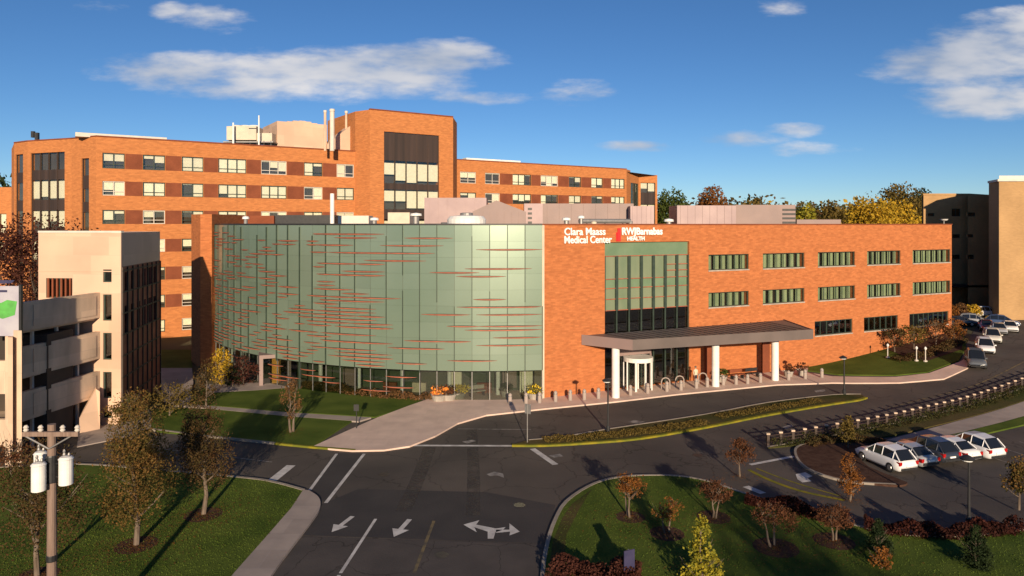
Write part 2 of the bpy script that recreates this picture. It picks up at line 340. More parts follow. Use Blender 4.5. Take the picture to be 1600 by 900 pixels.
# ------------------------------------------------------------------ ground sheets
def smoothpoly(pts, closed=True, n=5):
    out = []; N = len(pts)
    for i in range(N if closed else N-1):
        p0 = pts[(i-1) % N] if closed or i > 0 else pts[i]; p1 = pts[i]; p2 = pts[(i+1) % N]
        p3 = pts[(i+2) % N] if closed or i+2 < N else p2
        for k in range(n):
            t = k/n
            out.append(.5*((2*p1)+(-p0+p2)*t+(2*p0-5*p1+4*p2-p3)*t*t+(-p0+3*p1-3*p2+p3)*t**3))
    if not closed: out.append(pts[-1])
    return out
def px(*uv): return [P(u, v) for u, v in uv]
def conform(bm):
    xs = [v.co.x for v in bm.verts]; ys = [v.co.y for v in bm.verts]
    if max(xs) > 28 and max(ys) > 50:
        def cut(co, no): bmesh.ops.bisect_plane(bm, geom=bm.verts[:]+bm.edges[:]+bm.faces[:], dist=1e-5, plane_co=co, plane_no=no)
        x0 = max(28, min(xs)); x1 = min(66, max(xs)); y0 = max(50, min(ys)); y1 = min(80, max(ys))
        k = GX0+GS*math.ceil((x0-GX0)/GS)
        while k < x1: cut((k,0,0), (1,0,0)); k += GS
        k = GY0+GS*math.ceil((y0-GY0)/GS)
        while k < y1: cut((0,k,0), (0,1,0)); k += GS
        k = -54
        while k < 20: cut((k,0,0), (1,-1,0)); k += GS
def sheet(name, pts, off, material, skirt=0, label=None):
    poly = [Vector((p[0], p[1], 0)) for p in pts]
    a = sum(poly[i].x*poly[(i+1)%len(poly)].y-poly[(i+1)%len(poly)].x*poly[i].y for i in range(len(poly)))
    if a < 0: poly.reverse()
    bm = bmesh.new(); vs = [bm.verts.new(p) for p in poly]
    for t in geometry.tessellate_polygon([poly]):
        try: bm.faces.new([vs[i] for i in t])
        except ValueError: pass
    bmesh.ops.recalc_face_normals(bm, faces=bm.faces)
    for f in bm.faces:
        if f.normal.z < 0: f.normal_flip()
    conform(bm)
    for v in bm.verts: v.co.z = Gz(v.co.x, v.co.y)+off
    if skirt:
        be = [e for e in bm.edges if len(e.link_faces) == 1]
        r = bmesh.ops.extrude_edge_only(bm, edges=be)
        for v in [g for g in r['geom'] if isinstance(g, bmesh.types.BMVert)]: v.co.z -= skirt
    me = bpy.data.meshes.new(name); bm.to_mesh(me); bm.free(); me.materials.append(M[material])
    ul = me.uv_layers.new(name='UVMap').data
    for l in me.loops: co = me.vertices[l.vertex_index].co; ul[l.index].uv = (co.x, co.y)
    o = bpy.data.objects.new(name, me); COL.objects.link(o)
    return o
def offset_line(pts, w):
    out = []
    for i, p in enumerate(pts):
        a = pts[max(0, i-1)]; b = pts[min(len(pts)-1, i+1)]; d = (b-a).normalized(); out.append(p+Vector((-d.y, d.x))*w)
    return out
def strip(name, pts, w, off, material, skirt=0):
    pts = [Vector(p[:2]) for p in pts]
    a = offset_line(pts, w/2); b = offset_line(pts, -w/2)
    return sheet(name, a+b[::-1], off, material, skirt)
def S_(o): o['kind'] = 'structure'; return o

# the ground, one sheet to the horizon
g = MB(); xs = [-4000,-1200,-400,-150,-60,0]+list(range(20,72,2))+[100,160,300,800,4000]; ys = [-3000,-600,-150,-40,0,20,34]+list(range(44,84,2))+[110,160,300,800,2500,6000]
vs = [(x, y, Gz(x, y) if x < 4000 else gfun(x, y)) for y in ys for x in xs]; nx = len(xs); fs = []
for j in range(len(ys)-1):
    for i in range(nx-1):
        a = j*nx+i; fs += [(a, a+1, a+1+nx), (a, a+1+nx, a+nx)]
g.raw(vs, fs); S_(g.build('ground', 'ground'))

def pxs(*uv, n=4): return smoothpoly(px(*uv), True, n)
# asphalt of all roads and lots
road = px((-150,735),(-60,690),(240,676),(300,640),(500,650),(640,615),(900,605),(1200,580),(1400,575),(1490,560),(1512,535),(1530,505),(1600,488))
road += [Vector((95,100)), Vector((95,20)), Vector((30,8)), Vector((-14,8)), Vector((-14,28)), Vector((-40,30))]
S_(sheet('road_surface', road, .03, 'asphalt'))
S_(sheet('road_dark_patch', px((483,797),(560,765),(760,770),(868,790),(852,850),(440,836)), .036, 'asphalt_dark'))  # darker sheet across the lower road
S_(sheet('road_old_patch', px((440,838),(852,852),(846,1000),(300,1000)), .036, 'asphalt_old'))
S_(sheet('crosswalk_patch', px((482,765),(523,709),(568,709),(508,786)), .036, 'asphalt_dark'))
for i, (a, b, w) in enumerate((((672,698),(630,800),.9),((737,672),(739,806),.8))):
    S_(strip('painted_sun_streak', smoothpoly(px(a, ((a[0]+b[0])/2+2, (a[1]+b[1])/2), b), False, 4), w, .040+.002*i, 'wheel'))  # painted streaks stand in for sunlight falling between tree shadows

def lawn(name, pts, material='grass', h=.14):
    return S_(sheet(name, pts, h, material, h+.05))
def kerb(pts, w=.22, material='kerb', h=.165): return S_(strip('kerb', pts, w, h, material, h+.06))

# lower left lawn and its pavement
A_top = px((-300,760),(-20,735),(120,728),(250,738),(385,750),(430,757),(474,769))
A_r = px((455,798),(410,850),(366,900),(290,1000),(220,1100))
LAWN_A = A_top+A_r+[Vector((-45,22))]
lawn('lawn', LAWN_A)
kerb(smoothpoly(A_top, False, 3))
W_l = px((474,769),(455,798),(410,850),(366,900),(290,1000),(200,1120)); W_r = px((483,770),(498,781),(500,797),(486,820),(425,902),(370,1000),(300,1120))
S_(sheet('pavement', W_l+smoothpoly(W_r, False, 4)[::-1], .16, 'concrete', .2))
# upper left lawn, the grey forecourt between the buildings and the thin path
lawn('lawn', px((238,642),(290,640),(345,642),(450,652),(553,658),(490,699),(440,696),(365,687),(250,677),(236,672)))
kerb(px((238,673),(300,681),(365,688),(430,695)))
kerb(px((430,695),(490,701),(555,706)), material='yellow')
lawn('lawn', px((318,606),(330,616),(480,606),(640,624),(668,630),(585,654),(450,646),(345,637),(296,634)))
lawn('lawn', px((246,548),(300,548),(300,578),(246,576)))
S_(sheet('forecourt', px((246,577),(300,577),(302,600),(296,634),(345,638),(450,647),(580,655),(560,661),(450,653),(345,643),(262,634),(246,620)), .15, 'concrete', .18))
S_(sheet('garden_path', px((318,603),(400,600),(475,598),(478,606),(400,612),(330,616)), .15, 'concrete', .18))
S_(sheet('garage_apron', px((125,668),(160,650),(240,640),(238,674),(170,690),(120,700)), .10, 'concrete', .14))
# plaza and the pavement in front of the entrance
plz = px((490,700),(540,677),(590,655),(640,636),(680,622),(850,600),(1000,596),(1100,588),(1200,577),(1262,570)) 
plz += px((1262,584),(1300,590),(1400,591),(1452,585),(1500,567),(1520,556),(1522,563),(1512,577),(1475,594),(1405,600),(1300,600),(1215,603),(1060,618),(960,630),(850,641),(760,651),(715,664),(680,684),(640,700),(600,706),(550,707),(515,704))
S_(sheet('plaza_pavement', plz, .15, 'plaza', .18))
lawn('lawn', px((1245,578),(1262,572),(1340,552),(1400,543),(1470,518),(1490,510),(1506,525),(1510,545),(1498,565),(1450,583),(1400,588),(1310,587)))
S_(sheet('mulch_bed', px((1380,545),(1470,519),(1488,513),(1505,530),(1503,548),(1450,566),(1415,560)), .165, 'mulch'))
# median island
isl_b = px((800,698),(850,698),(920,694),(1000,687),(1100,670),(1200,650),(1300,633),(1340,627),(1353,623)); isl_t = px((1345,618),(1300,619),(1200,631),(1100,650),(950,673),(880,685),(826,690))
lawn('median_grass', isl_b+isl_t, 'grass_dry'); kerb(smoothpoly(isl_b, False, 3), .3, 'yellow'); kerb(smoothpoly(isl_t, False, 3), .18)
# lower right island
G_b = px((846,1000),(848,900),(856,850),(868,815),(885,787),(920,763),(955,751),(1000,746),(1060,747),(1110,756),(1150,770),(1200,785),(1320,820),(1400,838),(1500,842),(1592,832),(1700,815))
LAWN_G = smoothpoly(G_b, False, 3)+px((1900,900),(1700,1300),(846,1300))
lawn('lawn', LAWN_G, 'grass')
kerb(smoothpoly(G_b, False, 3), .2)
for u, v in ((600,742),(812,790),(1090,712),(690,868)):
    c = P(u, v); S_(sheet('manhole_cover', [c+Vector((.34*math.cos(a*.5236), .34*math.sin(a*.5236))) for a in range(12)], .043, 'louver'))
S_(sheet('dry_verge', px((856,905),(864,850),(878,815),(893,792),(925,768),(905,800),(885,840),(880,905)), .148, 'grass_dry'))
# bays of the car park
T = px((1243,712),(1252,698),(1300,690),(1345,686),(1385,690),(1345,722),(1400,750),(1418,758),(1395,762),(1320,752),(1262,735))
S_(sheet('planted_bed', smoothpoly(T, True, 3), .15, 'mulch', .2))
kerb(smoothpoly(px((1345,686),(1300,690),(1252,698),(1243,712),(1262,735),(1320,754),(1400,760)), False, 4), .16)
# verge under the rail, the walkway and the second verge
S_(sheet('verge', px((1200,702),(1300,684),(1400,664),(1500,640),(1600,608),(1660,588),(1660,606),(1600,628),(1500,658),(1400,682),(1345,690),(1250,697)), .14, 'grass_dry', .18))
S_(sheet('walkway', px((1385,690),(1500,659),(1600,629),(1660,609),(1660,640),(1600,652),(1500,678),(1430,694)), .12, 'concrete', .16))
lawn('verge', px((1440,692),(1500,679),(1600,653),(1660,640),(1660,652),(1600,666),(1500,689)), 'grass')
kerb(px((1200,701),(1300,683),(1400,663),(1500,639),(1600,607),(1650,590)), .2)
# paint
def line(a, b, w, m='line', off=.046): return S_(strip('road_marking', px(a, b), w, off, m))
line((640,697),(800,697.5),.34); line((832,702),(868,727),.42); line((425,752),(455,728),.6)
line((484,767),(526,710),.2); line((509,787),(569,710),.22); line((532,897),(587,812),.16); line((500,946),(530,900),.16)
line((647,897),(678,815),.16,'yellow_faded'); line((620,960),(645,903),.16,'yellow_faded')
line((1172,727),(1240,714),.3)
S_(strip('road_marking', smoothpoly(px((1170,735),(1200,750),(1250,768),(1320,783)), False, 4), .28, .05, 'yellow'))
S_(strip('road_marking', smoothpoly(px((1182,733),(1215,746),(1260,761),(1312,776)), False, 4), .14, .05, 'yellow'))
S_(strip('road_marking', smoothpoly(px((1380,640),(1450,622),(1520,604),(1600,566)), False, 4), .16, .05, 'yellow_faded'))
line((240,701),(425,723),.1,'line_faded'); line((715,671),(830,672),.12,'line_faded'); line((460,672),(440,690),.1,'line_faded')
for i in range(8):
    c = Vector((24.0,47.6))+Vector((.957,.29))*(8.6+i*2.6)
    S_(strip('bay_line', [c, c+Vector((.29,-.957))*4.6], .1, .046, 'line_faded'))
def arrow(u, v, ang, sc=1, kind='s', m='line'):
    "painted arrow; ang = heading in degrees from +Y, clockwise"
    c = P(u, v); d = Vector((math.sin(R(ang)), math.cos(R(ang)))); n = Vector((d.y, -d.x))
    def q(a, b): return c+d*a*sc+n*b*sc
    if kind == 's': pts = [q(1.3,0), q(.2,.55), q(.2,.16), q(-1.3,.16), q(-1.3,-.16), q(.2,-.16), q(.2,-.55)]
    else: pts = [q(.8,1.0), q(.35,1.9), q(-.1,1.0), q(.2,1.0), q(.2,.25), q(-1,.15), q(-1,-.15), q(.2,-.25), q(.2,-1.0), q(-.1,-1.0), q(.35,-1.9), q(.8,-1.0)] 
    S_(sheet('road_arrow', pts, .046, m))
arrow(535,820,198,.8); arrow(628,826,193,.85)
def poly_mark(*uv, m='line'): S_(sheet('road_arrow', px(*uv), .046, m))
poly_mark((724,821),(749,814),(744,821),(775,827),(790,825),(786,829),(774,833),(771,843),(762,843),(762,832),(741,825),(745,833))
poly_mark((775,829),(796,829),(796,819),(812,832),(796,838),(797,832),(775,834))
poly_mark((760,742),(772,738),(786,741),(788,748),(778,744),(766,745), m='line_faded')
poly_mark((722,691),(738,688),(744,690),(730,694), m='line_faded'); poly_mark((981,660),(992,657),(1008,660),(996,663), m='line_faded')
poly_mark((857,713),(875,710),(880,714),(866,716), m='line_faded'); poly_mark((1160,762),(1170,760),(1197,771),(1188,773))
poly_mark((1243,742),(1258,739),(1270,745),(1262,748),(1268,753),(1254,755),(1246,750)); poly_mark((1272,611),(1288,609),(1290,612),(1275,614), m='line_faded')
poly_mark((1222,668),(1236,664),(1240,667),(1228,671), m='line_faded')

# ------------------------------------------------------------------ windows
def window(par, fr, s0, s1, z0, z1, style, name='window', e=-.18, rnd=random):
    "glass pane with its frame, and a blind or curtain behind"
    def p(s, z, d): q = fr(s, d); return (q[0], q[1], z)
    pm = MB(); pm.obox(fr, s0, s1, e-.02, e, z0, z1)
    w = pm.build(name, {'blind':'glass','sage':'glass','green':'greenglass','dark':'glass_dark'}[style], par)
    fm = MB(); fw = .09 if style != 'sage' else .07; ew = e+.07
    n = max(1, round((s1-s0)/(1.35 if style == 'blind' else .95)))
    fm.obox(fr, s0, s1, e, ew, z1-fw, z1); fm.obox(fr, s0, s1, e, ew, z0, z0+fw)
    for i in range(n+1):
        x = s0+(s1-s0)*i/n; t = fw/2 if 0 < i < n else fw
        a = max(s0, x-t); b = min(s1, x+t)
        fm.obox(fr, a, b, e, ew, z0+fw, z1-fw)
    if style == 'blind': fm.obox(fr, s0+fw, s1-fw, e+.002, ew-.01, z0+(z1-z0)*.28-.04, z0+(z1-z0)*.28+.04)
    fm.build('window_frame', 'offwhite' if style == 'blind' and rnd.random() < .35 else 'darkframe', w)
    if style == 'blind':
        bm_ = MB()
        for i in range(n):
            a = s0+(s1-s0)*i/n+.06; b = s0+(s1-s0)*(i+1)/n-.06
            fr_ = rnd.choice([1, 1, 1, .97, .75, .6, .5]) if rnd.random() < .85 else rnd.choice([.25,.1])
            bm_.obox(fr, a, b, e-.16, e-.12, z1-(z1-z0)*fr_, z1-.03)
        bm_.build('blind', 'blind', w)
    if style == 'sage':
        bm_ = MB(); k = max(2, round((s1-s0)/.95))
        for i in range(k):
            a = s0+(s1-s0)*i/k; b = s0+(s1-s0)*(i+1)/k; gap = rnd.choice([.1,.14,.2,.05,.26])
            c0 = a+gap*rnd.random(); c1 = b-gap
            # pleated curtain
            m_ = 5
            for j in range(m_):
                x0 = c0+(c1-c0)*j/m_; x1 = c0+(c1-c0)*(j+1)/m_; d0 = e-.2-(.07 if j % 2 else 0); d1 = e-.2-(0 if j % 2 else .07)
                bm_.face([p(x0,z0+.03,d0), p(x1,z0+.03,d1), p(x1,z1-.03,d1), p(x0,z1-.03,d0)])
        bm_.build('curtain', 'curtain', w)
    return w

# ------------------------------------------------------------------ the pavilion (curved glass front and brick wing)
C0 = (2.9, 64.2); FR = frame(C0, (.909, .417))
pav = empty('hospital_pavilion', (0,0,0), 'three storey orange brick pavilion with curved green glass front and entrance canopy', 'building')
TOP = 15.9; SE = FR.at(1487)
rows = [(12.85,11.25),(8.95,7.45),(5.15,3.55)]
cols = [(1107,1170),(1192,1257),(1278,1336),(1355,1407),(1426,1486)]
holes = []; wins = []
for ri, (zt, zb) in enumerate(rows):
    for ci, (ua, ub) in enumerate(cols):
        if ri == 2 and ci < 2: continue
        a, b = FR.at(ua), FR.at(ub)
        if ri == 2: a, b = FR.at(ua-5), FR.at(ub-4)
        if ci == 4: b = min(b, SE-.25)
        holes.append((a, b, zb, zt)); wins.append((a, b, zb, zt, ri))
EA, EB = FR.at(945), FR.at(1077)
holes_w = holes+[(EA, EB, .2, 14.25)]
mb = MB(); wall(mb, FR, 0, SE, -.5, TOP, holes_w, .7)
# end wall, back and side
back = 33
Bq = [FR(SE,0), FR(SE,-back), FR(0,-back)]
def vface(mb, a, b, z0, z1, mi=0): mb.face([(a[0],a[1],z0),(b[0],b[1],z0),(b[0],b[1],z1),(a[0],a[1],z1)], mi)
vface(mb, Bq[0], Bq[1], -.5, TOP); vface(mb, Bq[1], Bq[2], -.5, TOP)
# reveal of the corner next to the glass
mb.obox(FR, -.28, 0, -1.4, .12, -.3, TOP, 2)
mb.build('wall', ['brick','interior','cream'], pav)
cp = MB(); cp.obox(FR, -.3, SE+.06, -.55, .07, TOP, TOP+.12); cp.build('coping', 'brick_dark', pav)
for (a, b, zb, zt, ri) in wins:
    w = window(pav, FR, a, b, zb, zt, 'sage' if ri < 2 else 'dark')
    sm = MB(); sm.obox(FR, a-.03, b+.03, -.12, .06, zb-.12, zb-.005); sm.build('window_sill', 'stone', w)
# entrance glazing: bands of green glass and tall panes between dark fins
eg = MB()
def band(z0, z1, mi, e=-.25): eg.obox(FR, EA+.02, EB-.02, e-.04, e, z0, z1, mi)
band(12.95,14.2,0); band(10.75,12.9,3); band(9.85,10.7,0); band(7.75,9.8,3); band(.2,7.7,2,-.32)
gl_ = eg.build('entrance_glazing', ['greenglass','curtain','glass_dark','teal_glass'], pav)
nb = 7
for i in range(nb+1):
    x = EA+(EB-EA)*i/nb; a = max(EA, x-.15); b = min(EB, x+.15)
    f_ = MB(); f_.obox(FR, a, b, -.24, -.08, 7.7, 12.92, 0); f_.obox(FR, max(EA,x-.05), min(EB,x+.05), -.24, -.1, .2, 7.7, 0)
    f_.build('mullion', 'darkframe', gl_)
rl = MB()
for z in (12.92, 10.72, 9.83, 7.72, 8.8, 12.0, 11.4): rl.obox(FR, EA+.02 if z in (12.92,10.72,9.83,7.72,8.8) else EA+(EB-EA)*.72, EB-.02, -.22, -.12, z-.035, z+.035)
rl.build('transom', 'rustframe', gl_)
recess_shade = MB(); recess_shade.obox(FR, EA+.3, EB-2.2, -.60, -.42, 6.0, 7.65); recess_shade.build('screen', 'louver', gl_)  # dark panel standing in for the shade of the glazing recess
# curved curtain wall
CC = Vector((-3.0, 100.4)); RR = 37.0
def cur(th, e=0): return (CC.x+(RR+e)*math.sin(th), CC.y-(RR+e)*math.cos(th))
th1 = math.asin((2.75+3)/37); th0 = math.atan2(-31.3, 19.8); 
NP = 27; dth = (th1-th0)/NP
def curfr(i):
    a = cur(th0+i*dth); b = cur(th0+(i+1)*dth); return frame(a, (b[0]-a[0], b[1]-a[1])), math.hypot(b[0]-a[0], b[1]-a[1])
cw = MB(); lo = MB(); rnd = random.Random(3)
ZB = 2.75; nr = 9; ph = (TOP-ZB)/nr
for i in range(NP):
    fr, L = curfr(i)
    for j in range(nr):
        t = rnd.uniform(-.006,.006); t2 = rnd.uniform(-.008,.008)
        z0 = ZB+j*ph; z1 = z0+ph-.008
        q = [fr(.01,t), fr(L-.01,-t), fr(L-.01,-t+t2), fr(.01,t+t2)]
        cw.face([(q[0][0],q[0][1],z0),(q[1][0],q[1][1],z0),(q[2][0],q[2][1],z1),(q[3][0],q[3][1],z1)], rnd.choice([0,0,0,1,2]))
    lo.obox(fr, .03, L-.03, -.06, -.03, .1, ZB-.06)
cwo = cw.build('curtain_wall', ['curtwall','curtwall2','curtwall3'], pav)
lo.build('lower_glazing', 'glass_lobby', pav)
for k in range(0, NP, 3):
    q = cur(th0+(k+.5)*dth, -2.0); m_ = MB(); m_.lathe((*q,0), [(.2,.1),(.2,ZB-.05)], 12); m_.build('lobby_column', 'white', pav)
for k, (i0, z0, z1, mt_) in enumerate(((19,.1,1.0,'cream'),(21.3,.9,2.3,'blind'),(23.2,.1,1.1,'brick_dark'),(24.8,.6,2.4,'fascia'),(17,.1,.9,'brick_dark'),(14,.3,1.9,'fascia'),(25.9,.1,2.5,'blind'))):
    a = cur(th0+i0*dth, -2.6); b = cur(th0+(i0+.9)*dth, -2.6); f_ = frame(a, (b[0]-a[0], b[1]-a[1])); m_ = MB(); m_.obox(f_, 0, math.dist(a,b), -.3, 0, z0, z1); m_.build('lobby_piece', mt_, pav)  # boxes added inside, the pale ones standing in for the lit lobby
bk = MB()
for i in range(NP):
    a = cur(th0+i*dth, -.12); b = cur(th0+(i+1)*dth, -.12); vface(bk, a, b, ZB-.02, TOP)
    a = cur(th0+i*dth, -3.5); b = cur(th0+(i+1)*dth, -3.5); vface(bk, a, b, 0, ZB, 1)
    a0 = cur(th0+i*dth, .02); b0 = cur(th0+(i+1)*dth, .02); a1 = cur(th0+i*dth, -3.5); b1 = cur(th0+(i+1)*dth, -3.5)
    bk.face([(a0[0],a0[1],ZB-.03),(b0[0],b0[1],ZB-.03),(b1[0],b1[1],ZB-.03),(a1[0],a1[1],ZB-.03)], 0)
    bk.face([(a0[0],a0[1],.1),(b0[0],b0[1],.1),(b1[0],b1[1],.1),(a1[0],a1[1],.1)], 2)
bk.build('inner_wall', ['interior','interior_green','concrete'], pav)
cpg = MB()
for i in range(NP): fr, L = curfr(i); cpg.obox(fr, 0, L, -.5, .06, TOP, TOP+.14)
cpg.build('coping', 'black', pav)
# mullions: every joint runs down part of the height only
for i in range(NP+1):
    fr, L = curfr(min(i, NP-1)); x = 0 if i < NP else L
    full = (i*7919) % 5
    segs = {0:[(ZB-.2, TOP)], 1:[(ZB, ZB+7.2),(ZB+8.6,TOP)], 2:[(ZB+4.1,TOP-1)], 3:[(ZB,ZB+5.8)], 4:[(ZB+6.2,TOP),(ZB,ZB+2.4)]}[full]
    if i < 15: segs = [(0.1, TOP-.2)] if i % 3 == 0 else segs
    for a, b in segs: m_ = MB(); m_.obox(fr, x-(.045 if i < 15 else .03), x+(.045 if i < 15 else .03), 0.0, .12, a, b); m_.build('mullion', 'darkframe', cwo)
    m_ = MB(); m_.obox(fr, x-.03, x+.03, -.1, -.005, .1, ZB-.07); m_.build('lower_mullion', 'grey_metal', cwo)
# tapered horizontal fins, thicker in the middle, red underside edge
def fin(mb, th, w, z, big):
    n = 6; h = .055 if big else .042; lo_, hi_, outl, outh = [], [], [], []
    for k in range(n+1):
        t = k/n; a = th+(t-.5)*w/RR; pr = math.sin(math.pi*t)**.7; q = cur(a, .03); q2 = cur(a, .05+.15*pr); hh = .012+h*pr
        lo_.append((q[0],q[1],z-hh)); hi_.append((q[0],q[1],z+hh)); outl.append((q2[0],q2[1],z-hh)); outh.append((q2[0],q2[1],z+hh*.4))
    for k in range(n):
        mb.face([outl[k],outl[k+1],outh[k+1],outh[k]], 0)
        mb.face([hi_[k],outh[k],outh[k+1],hi_[k+1]][::-1], 1)
        mb.face([lo_[k],lo_[k+1],outl[k+1],outl[k]][::-1], 1)
fins = []; rnd = random.Random(11)
for i in range(NP):
    dens = 1-i/(NP*1.15)
    for j in range(38):
        z = ZB+.25+j*.345
        low = 1.0-(z-ZB)/(TOP-ZB)
        pr = .15+.38*dens*(.35+.9*low) if i < 17 else .11+.05*low
        if z > TOP-.5: pr = 0
        if i >= 17: pr *= .8
        if rnd.random() < pr:
            w = rnd.choice([1.5,2.2,3.0]) if i < 14 else rnd.choice([3.0,4.5,6.0])
            th = th0+(i+rnd.choice([.5,1.0]))*dth
            th = max(th0+w/2/RR, min(th1-w/2/RR, th)); fins.append((th, w, z))
for k in range(22):   # fins over the lower glazing
    i = 5+rnd.random()*14; th = th0+i*dth; fins.append((th, rnd.choice([2,3]), rnd.choice([.75,1.15,1.6,2.1])))
fins.sort(key=lambda f: -f[0]-f[1]*.02)
for k, (th, w, z) in enumerate(fins[:98]):
    m_ = MB(); fin(m_, th, w, z, w > 2.5); m_.build('sunshade_fin', ['rustframe','darkframe'], cwo)
m_ = MB()
for (th, w, z) in fins[98:]: fin(m_, th, w, z, w > 2.5)
tag(m_.build('sunshade_fins', ['rustframe','darkframe'], cwo), kind='stuff')
# roof and blind back wall of the glass volume
rf = MB(); arc = [cur(th0+i*dth, -.3) for i in range(NP+1)]
rf.face([(*p_, 15.2) for p_ in arc]+[(*FR(SE-.3,-.3),15.2),(*FR(SE-.3,-back),15.2),(-12,99,15.2),(-36,92,15.2)]); rf.build('roof', 'roof', pav)
# brick pier closing the glass wall at its left end
pr_ = MB(); pr_.prism([P0(313,78.6), P0(331,78.8), (-33.4,88), (-37.5,90), P0(299,81.5)], -.3, 17.1); 
pr_.build('brick_pier', 'brick', pav)
sw = MB(); vface(sw, (-37.4,89), (-36,92), -.3, TOP); vface(sw, (-36,92), (-12,99), -.3, TOP); sw.build('back_wall', 'brick_dark', pav)
# entrance portal on the glass wall
tp = P(430, 600); fp = frame(P(405,604), (P(455,600)-P(405,604)))
LP = (P(455,600)-P(405,604)).length
po = MB(); po.obox(fp, 0, .35, -2.2, .3, 0, 2.75); po.obox(fp, LP-.35, LP, -2.2, .3, 0, 2.75); po.obox(fp, 0, LP, -2.2, .3, 2.75, 3.1)
pob = po.build('entrance_portal', 'fascia', pav)
dd = MB(); dd.obox(fp, LP*.40, LP*.66, -.4, -.3, .15, 2.7); dd.build('door_panel', 'orange_light', pob)
dd = MB(); dd.obox(fp, .35, LP*.40, -.42, -.38, .15, 2.7); dd.obox(fp, LP*.66, LP-.35, -.42, -.38, .15, 2.7); dd.build('side_glass', 'glass_dark', pob)
# the canopy
cn = MB(); CT, CB = 5.6, 4.72
cpoly = [FR(4.0,.02), FR(6.6,4.4), FR(26.2,6.6), FR(29.2,.02)]
cn.prism(cpoly, CB+.05, CT-.02, 0); can = cn.build('canopy', 'bronze', pav)
fs_ = MB()
for a, b in ((0,1),(1,2),(2,3)):
    f2 = frame(cpoly[a], (cpoly[b][0]-cpoly[a][0], cpoly[b][1]-cpoly[a][1])); L_ = math.dist(cpoly[a], cpoly[b]); fs_.obox(f2, 0, L_+(.08 if a < 2 else 0), 0.0, .08, CB, CT+.06, 0 if a == 0 else 1)
fs_.build('canopy_fascia', ['fascia','bronze'], can)
seam = MB()
for k in range(1, 22): seam.prism([FR(5.4+k,.1), FR(5.43+k,.1), FR(6.4+k*.92,4.2+k*.09), FR(6.37+k*.92,4.2+k*.09)], CT-.02, CT+.03)
seam.build('roof_seam', 'black', can)
so_ = MB(); so_.prism([FR(4.6,.3), FR(6.9,4.0), FR(25.8,6.1), FR(28.6,.3)], CB+.02, CB+.048); so_.build('soffit', 'offwhite', can)
for u, e in ((962,2.6),(1118,2.9),(1211,3.3)):
    s_ = FR.at(u, e); q = FR(s_, e); z = Gz(*q); m_ = MB(); m_.lathe((*q, 0), [(0,.12+z),(.36,.12+z),(.36,CB)], 20); m_.build('column', 'white', can, smooth=False)
# dark strips painting the columns' cast shadows on the wall behind them
for u, w_ in ((1101,1.1),(1190,1.0)):
    s_ = FR.at(u); m_ = MB(); m_.obox(FR, s_, s_+w_, -.02, .16, 0, CB); m_.build('column_shadow_strip', 'brick_dark', pav)
# revolving door
s_ = FR.at(997, .6); q = FR(s_, .6)
rd = MB(); rd.lathe((*q,0), [(0,3.25),(1.42,3.25),(1.42,2.85),(0,2.85)], 24); rdo = rd.build('revolving_door', 'white', pav)
m_ = MB()
for k in range(9):
    a = k*2*math.pi/9+.2; m_.tube((q[0]+1.36*math.cos(a), q[1]+1.36*math.sin(a), .15), (q[0]+1.36*math.cos(a), q[1]+1.36*math.sin(a), 2.9), .07 if k % 3 else .11, n=6)
m_.tube((*q,.15), (*q,2.9), .08); m_.build('door_post', 'white', rdo)
m_ = MB()
for k in range(4):
    a = k*math.pi/2+.5; f2 = frame(q, (math.cos(a), math.sin(a))); m_.obox(f2, .1, 1.25, -.02, .02, .2, 2.8)
m_.build('door_leaf', 'glass', rdo)
m_ = MB(); m_.obox(FR, s_-2.1, s_+2.0, -.18, -.04, 3.3, 3.9); m_.obox(FR, s_-2.1, s_-1.95, -.18, 0, .2, 3.3); m_.obox(FR, s_+1.85, s_+2.0, -.18, 0, .2, 3.3); m_.build('door_surround', 'fascia', pav)
# the lettering on the parapet
def text(s, size, fr_s, z, material, name, parent, width=None, bold=.01):
    cu = bpy.data.curves.new(name, 'FONT'); cu.body = s; cu.size = size; cu.extrude = .05; cu.offset = bold
    o = bpy.data.objects.new(name, cu); COL.objects.link(o)
    dg = bpy.context.evaluated_depsgraph_get(); me = bpy.data.meshes.new_from_object(o.evaluated_get(dg))
    bpy.data.objects.remove(o); bpy.data.curves.remove(cu)
    xs_ = [v.co.x for v in me.vertices]; w0 = max(xs_)-min(xs_); k = (width/w0) if width else 1
    d = FR.d; n = FR.n; q = FR(fr_s, .09)
    for v in me.vertices:
        x, y, zz = (v.co.x-min(xs_))*k, v.co.y, v.co.z
        v.co = Vector((q[0]+d.x*x+n.x*zz, q[1]+d.y*x+n.y*zz, z+y))
    me.materials.clear(); me.materials.append(M[material])
    o = bpy.data.objects.new(name, me); COL.objects.link(o); o.parent = parent; return o
sa = FR.at(881); sb = FR.at(945)
text('Clara Maass', .95, sa, 14.98, 'sign_white', 'sign_lettering', pav, sb-sa, .018)
text('Medical Center', .95, sa, 14.22, 'sign_white', 'sign_lettering', pav, FR.at(955)-sa, .018)
sc2 = FR.at(971)
text('RWJBarnabas', .95, sc2, 14.98, 'sign_white', 'sign_lettering', pav, FR.at(1034)-sc2, .03)
text('HEALTH', .52, FR.at(979), 14.42, 'sign_white', 'sign_lettering', pav, FR.at(1006)-FR.at(979), .02)
m_ = MB(); s1_ = FR.at(964.5); m_.obox(FR, s1_, s1_+.34, .02, .1, 14.35, 15.6); m_.obox(FR, s1_-.16, s1_-.04, .02, .1, 14.35, 15.2); m_.build('sign_emblem', 'sign_red', pav)

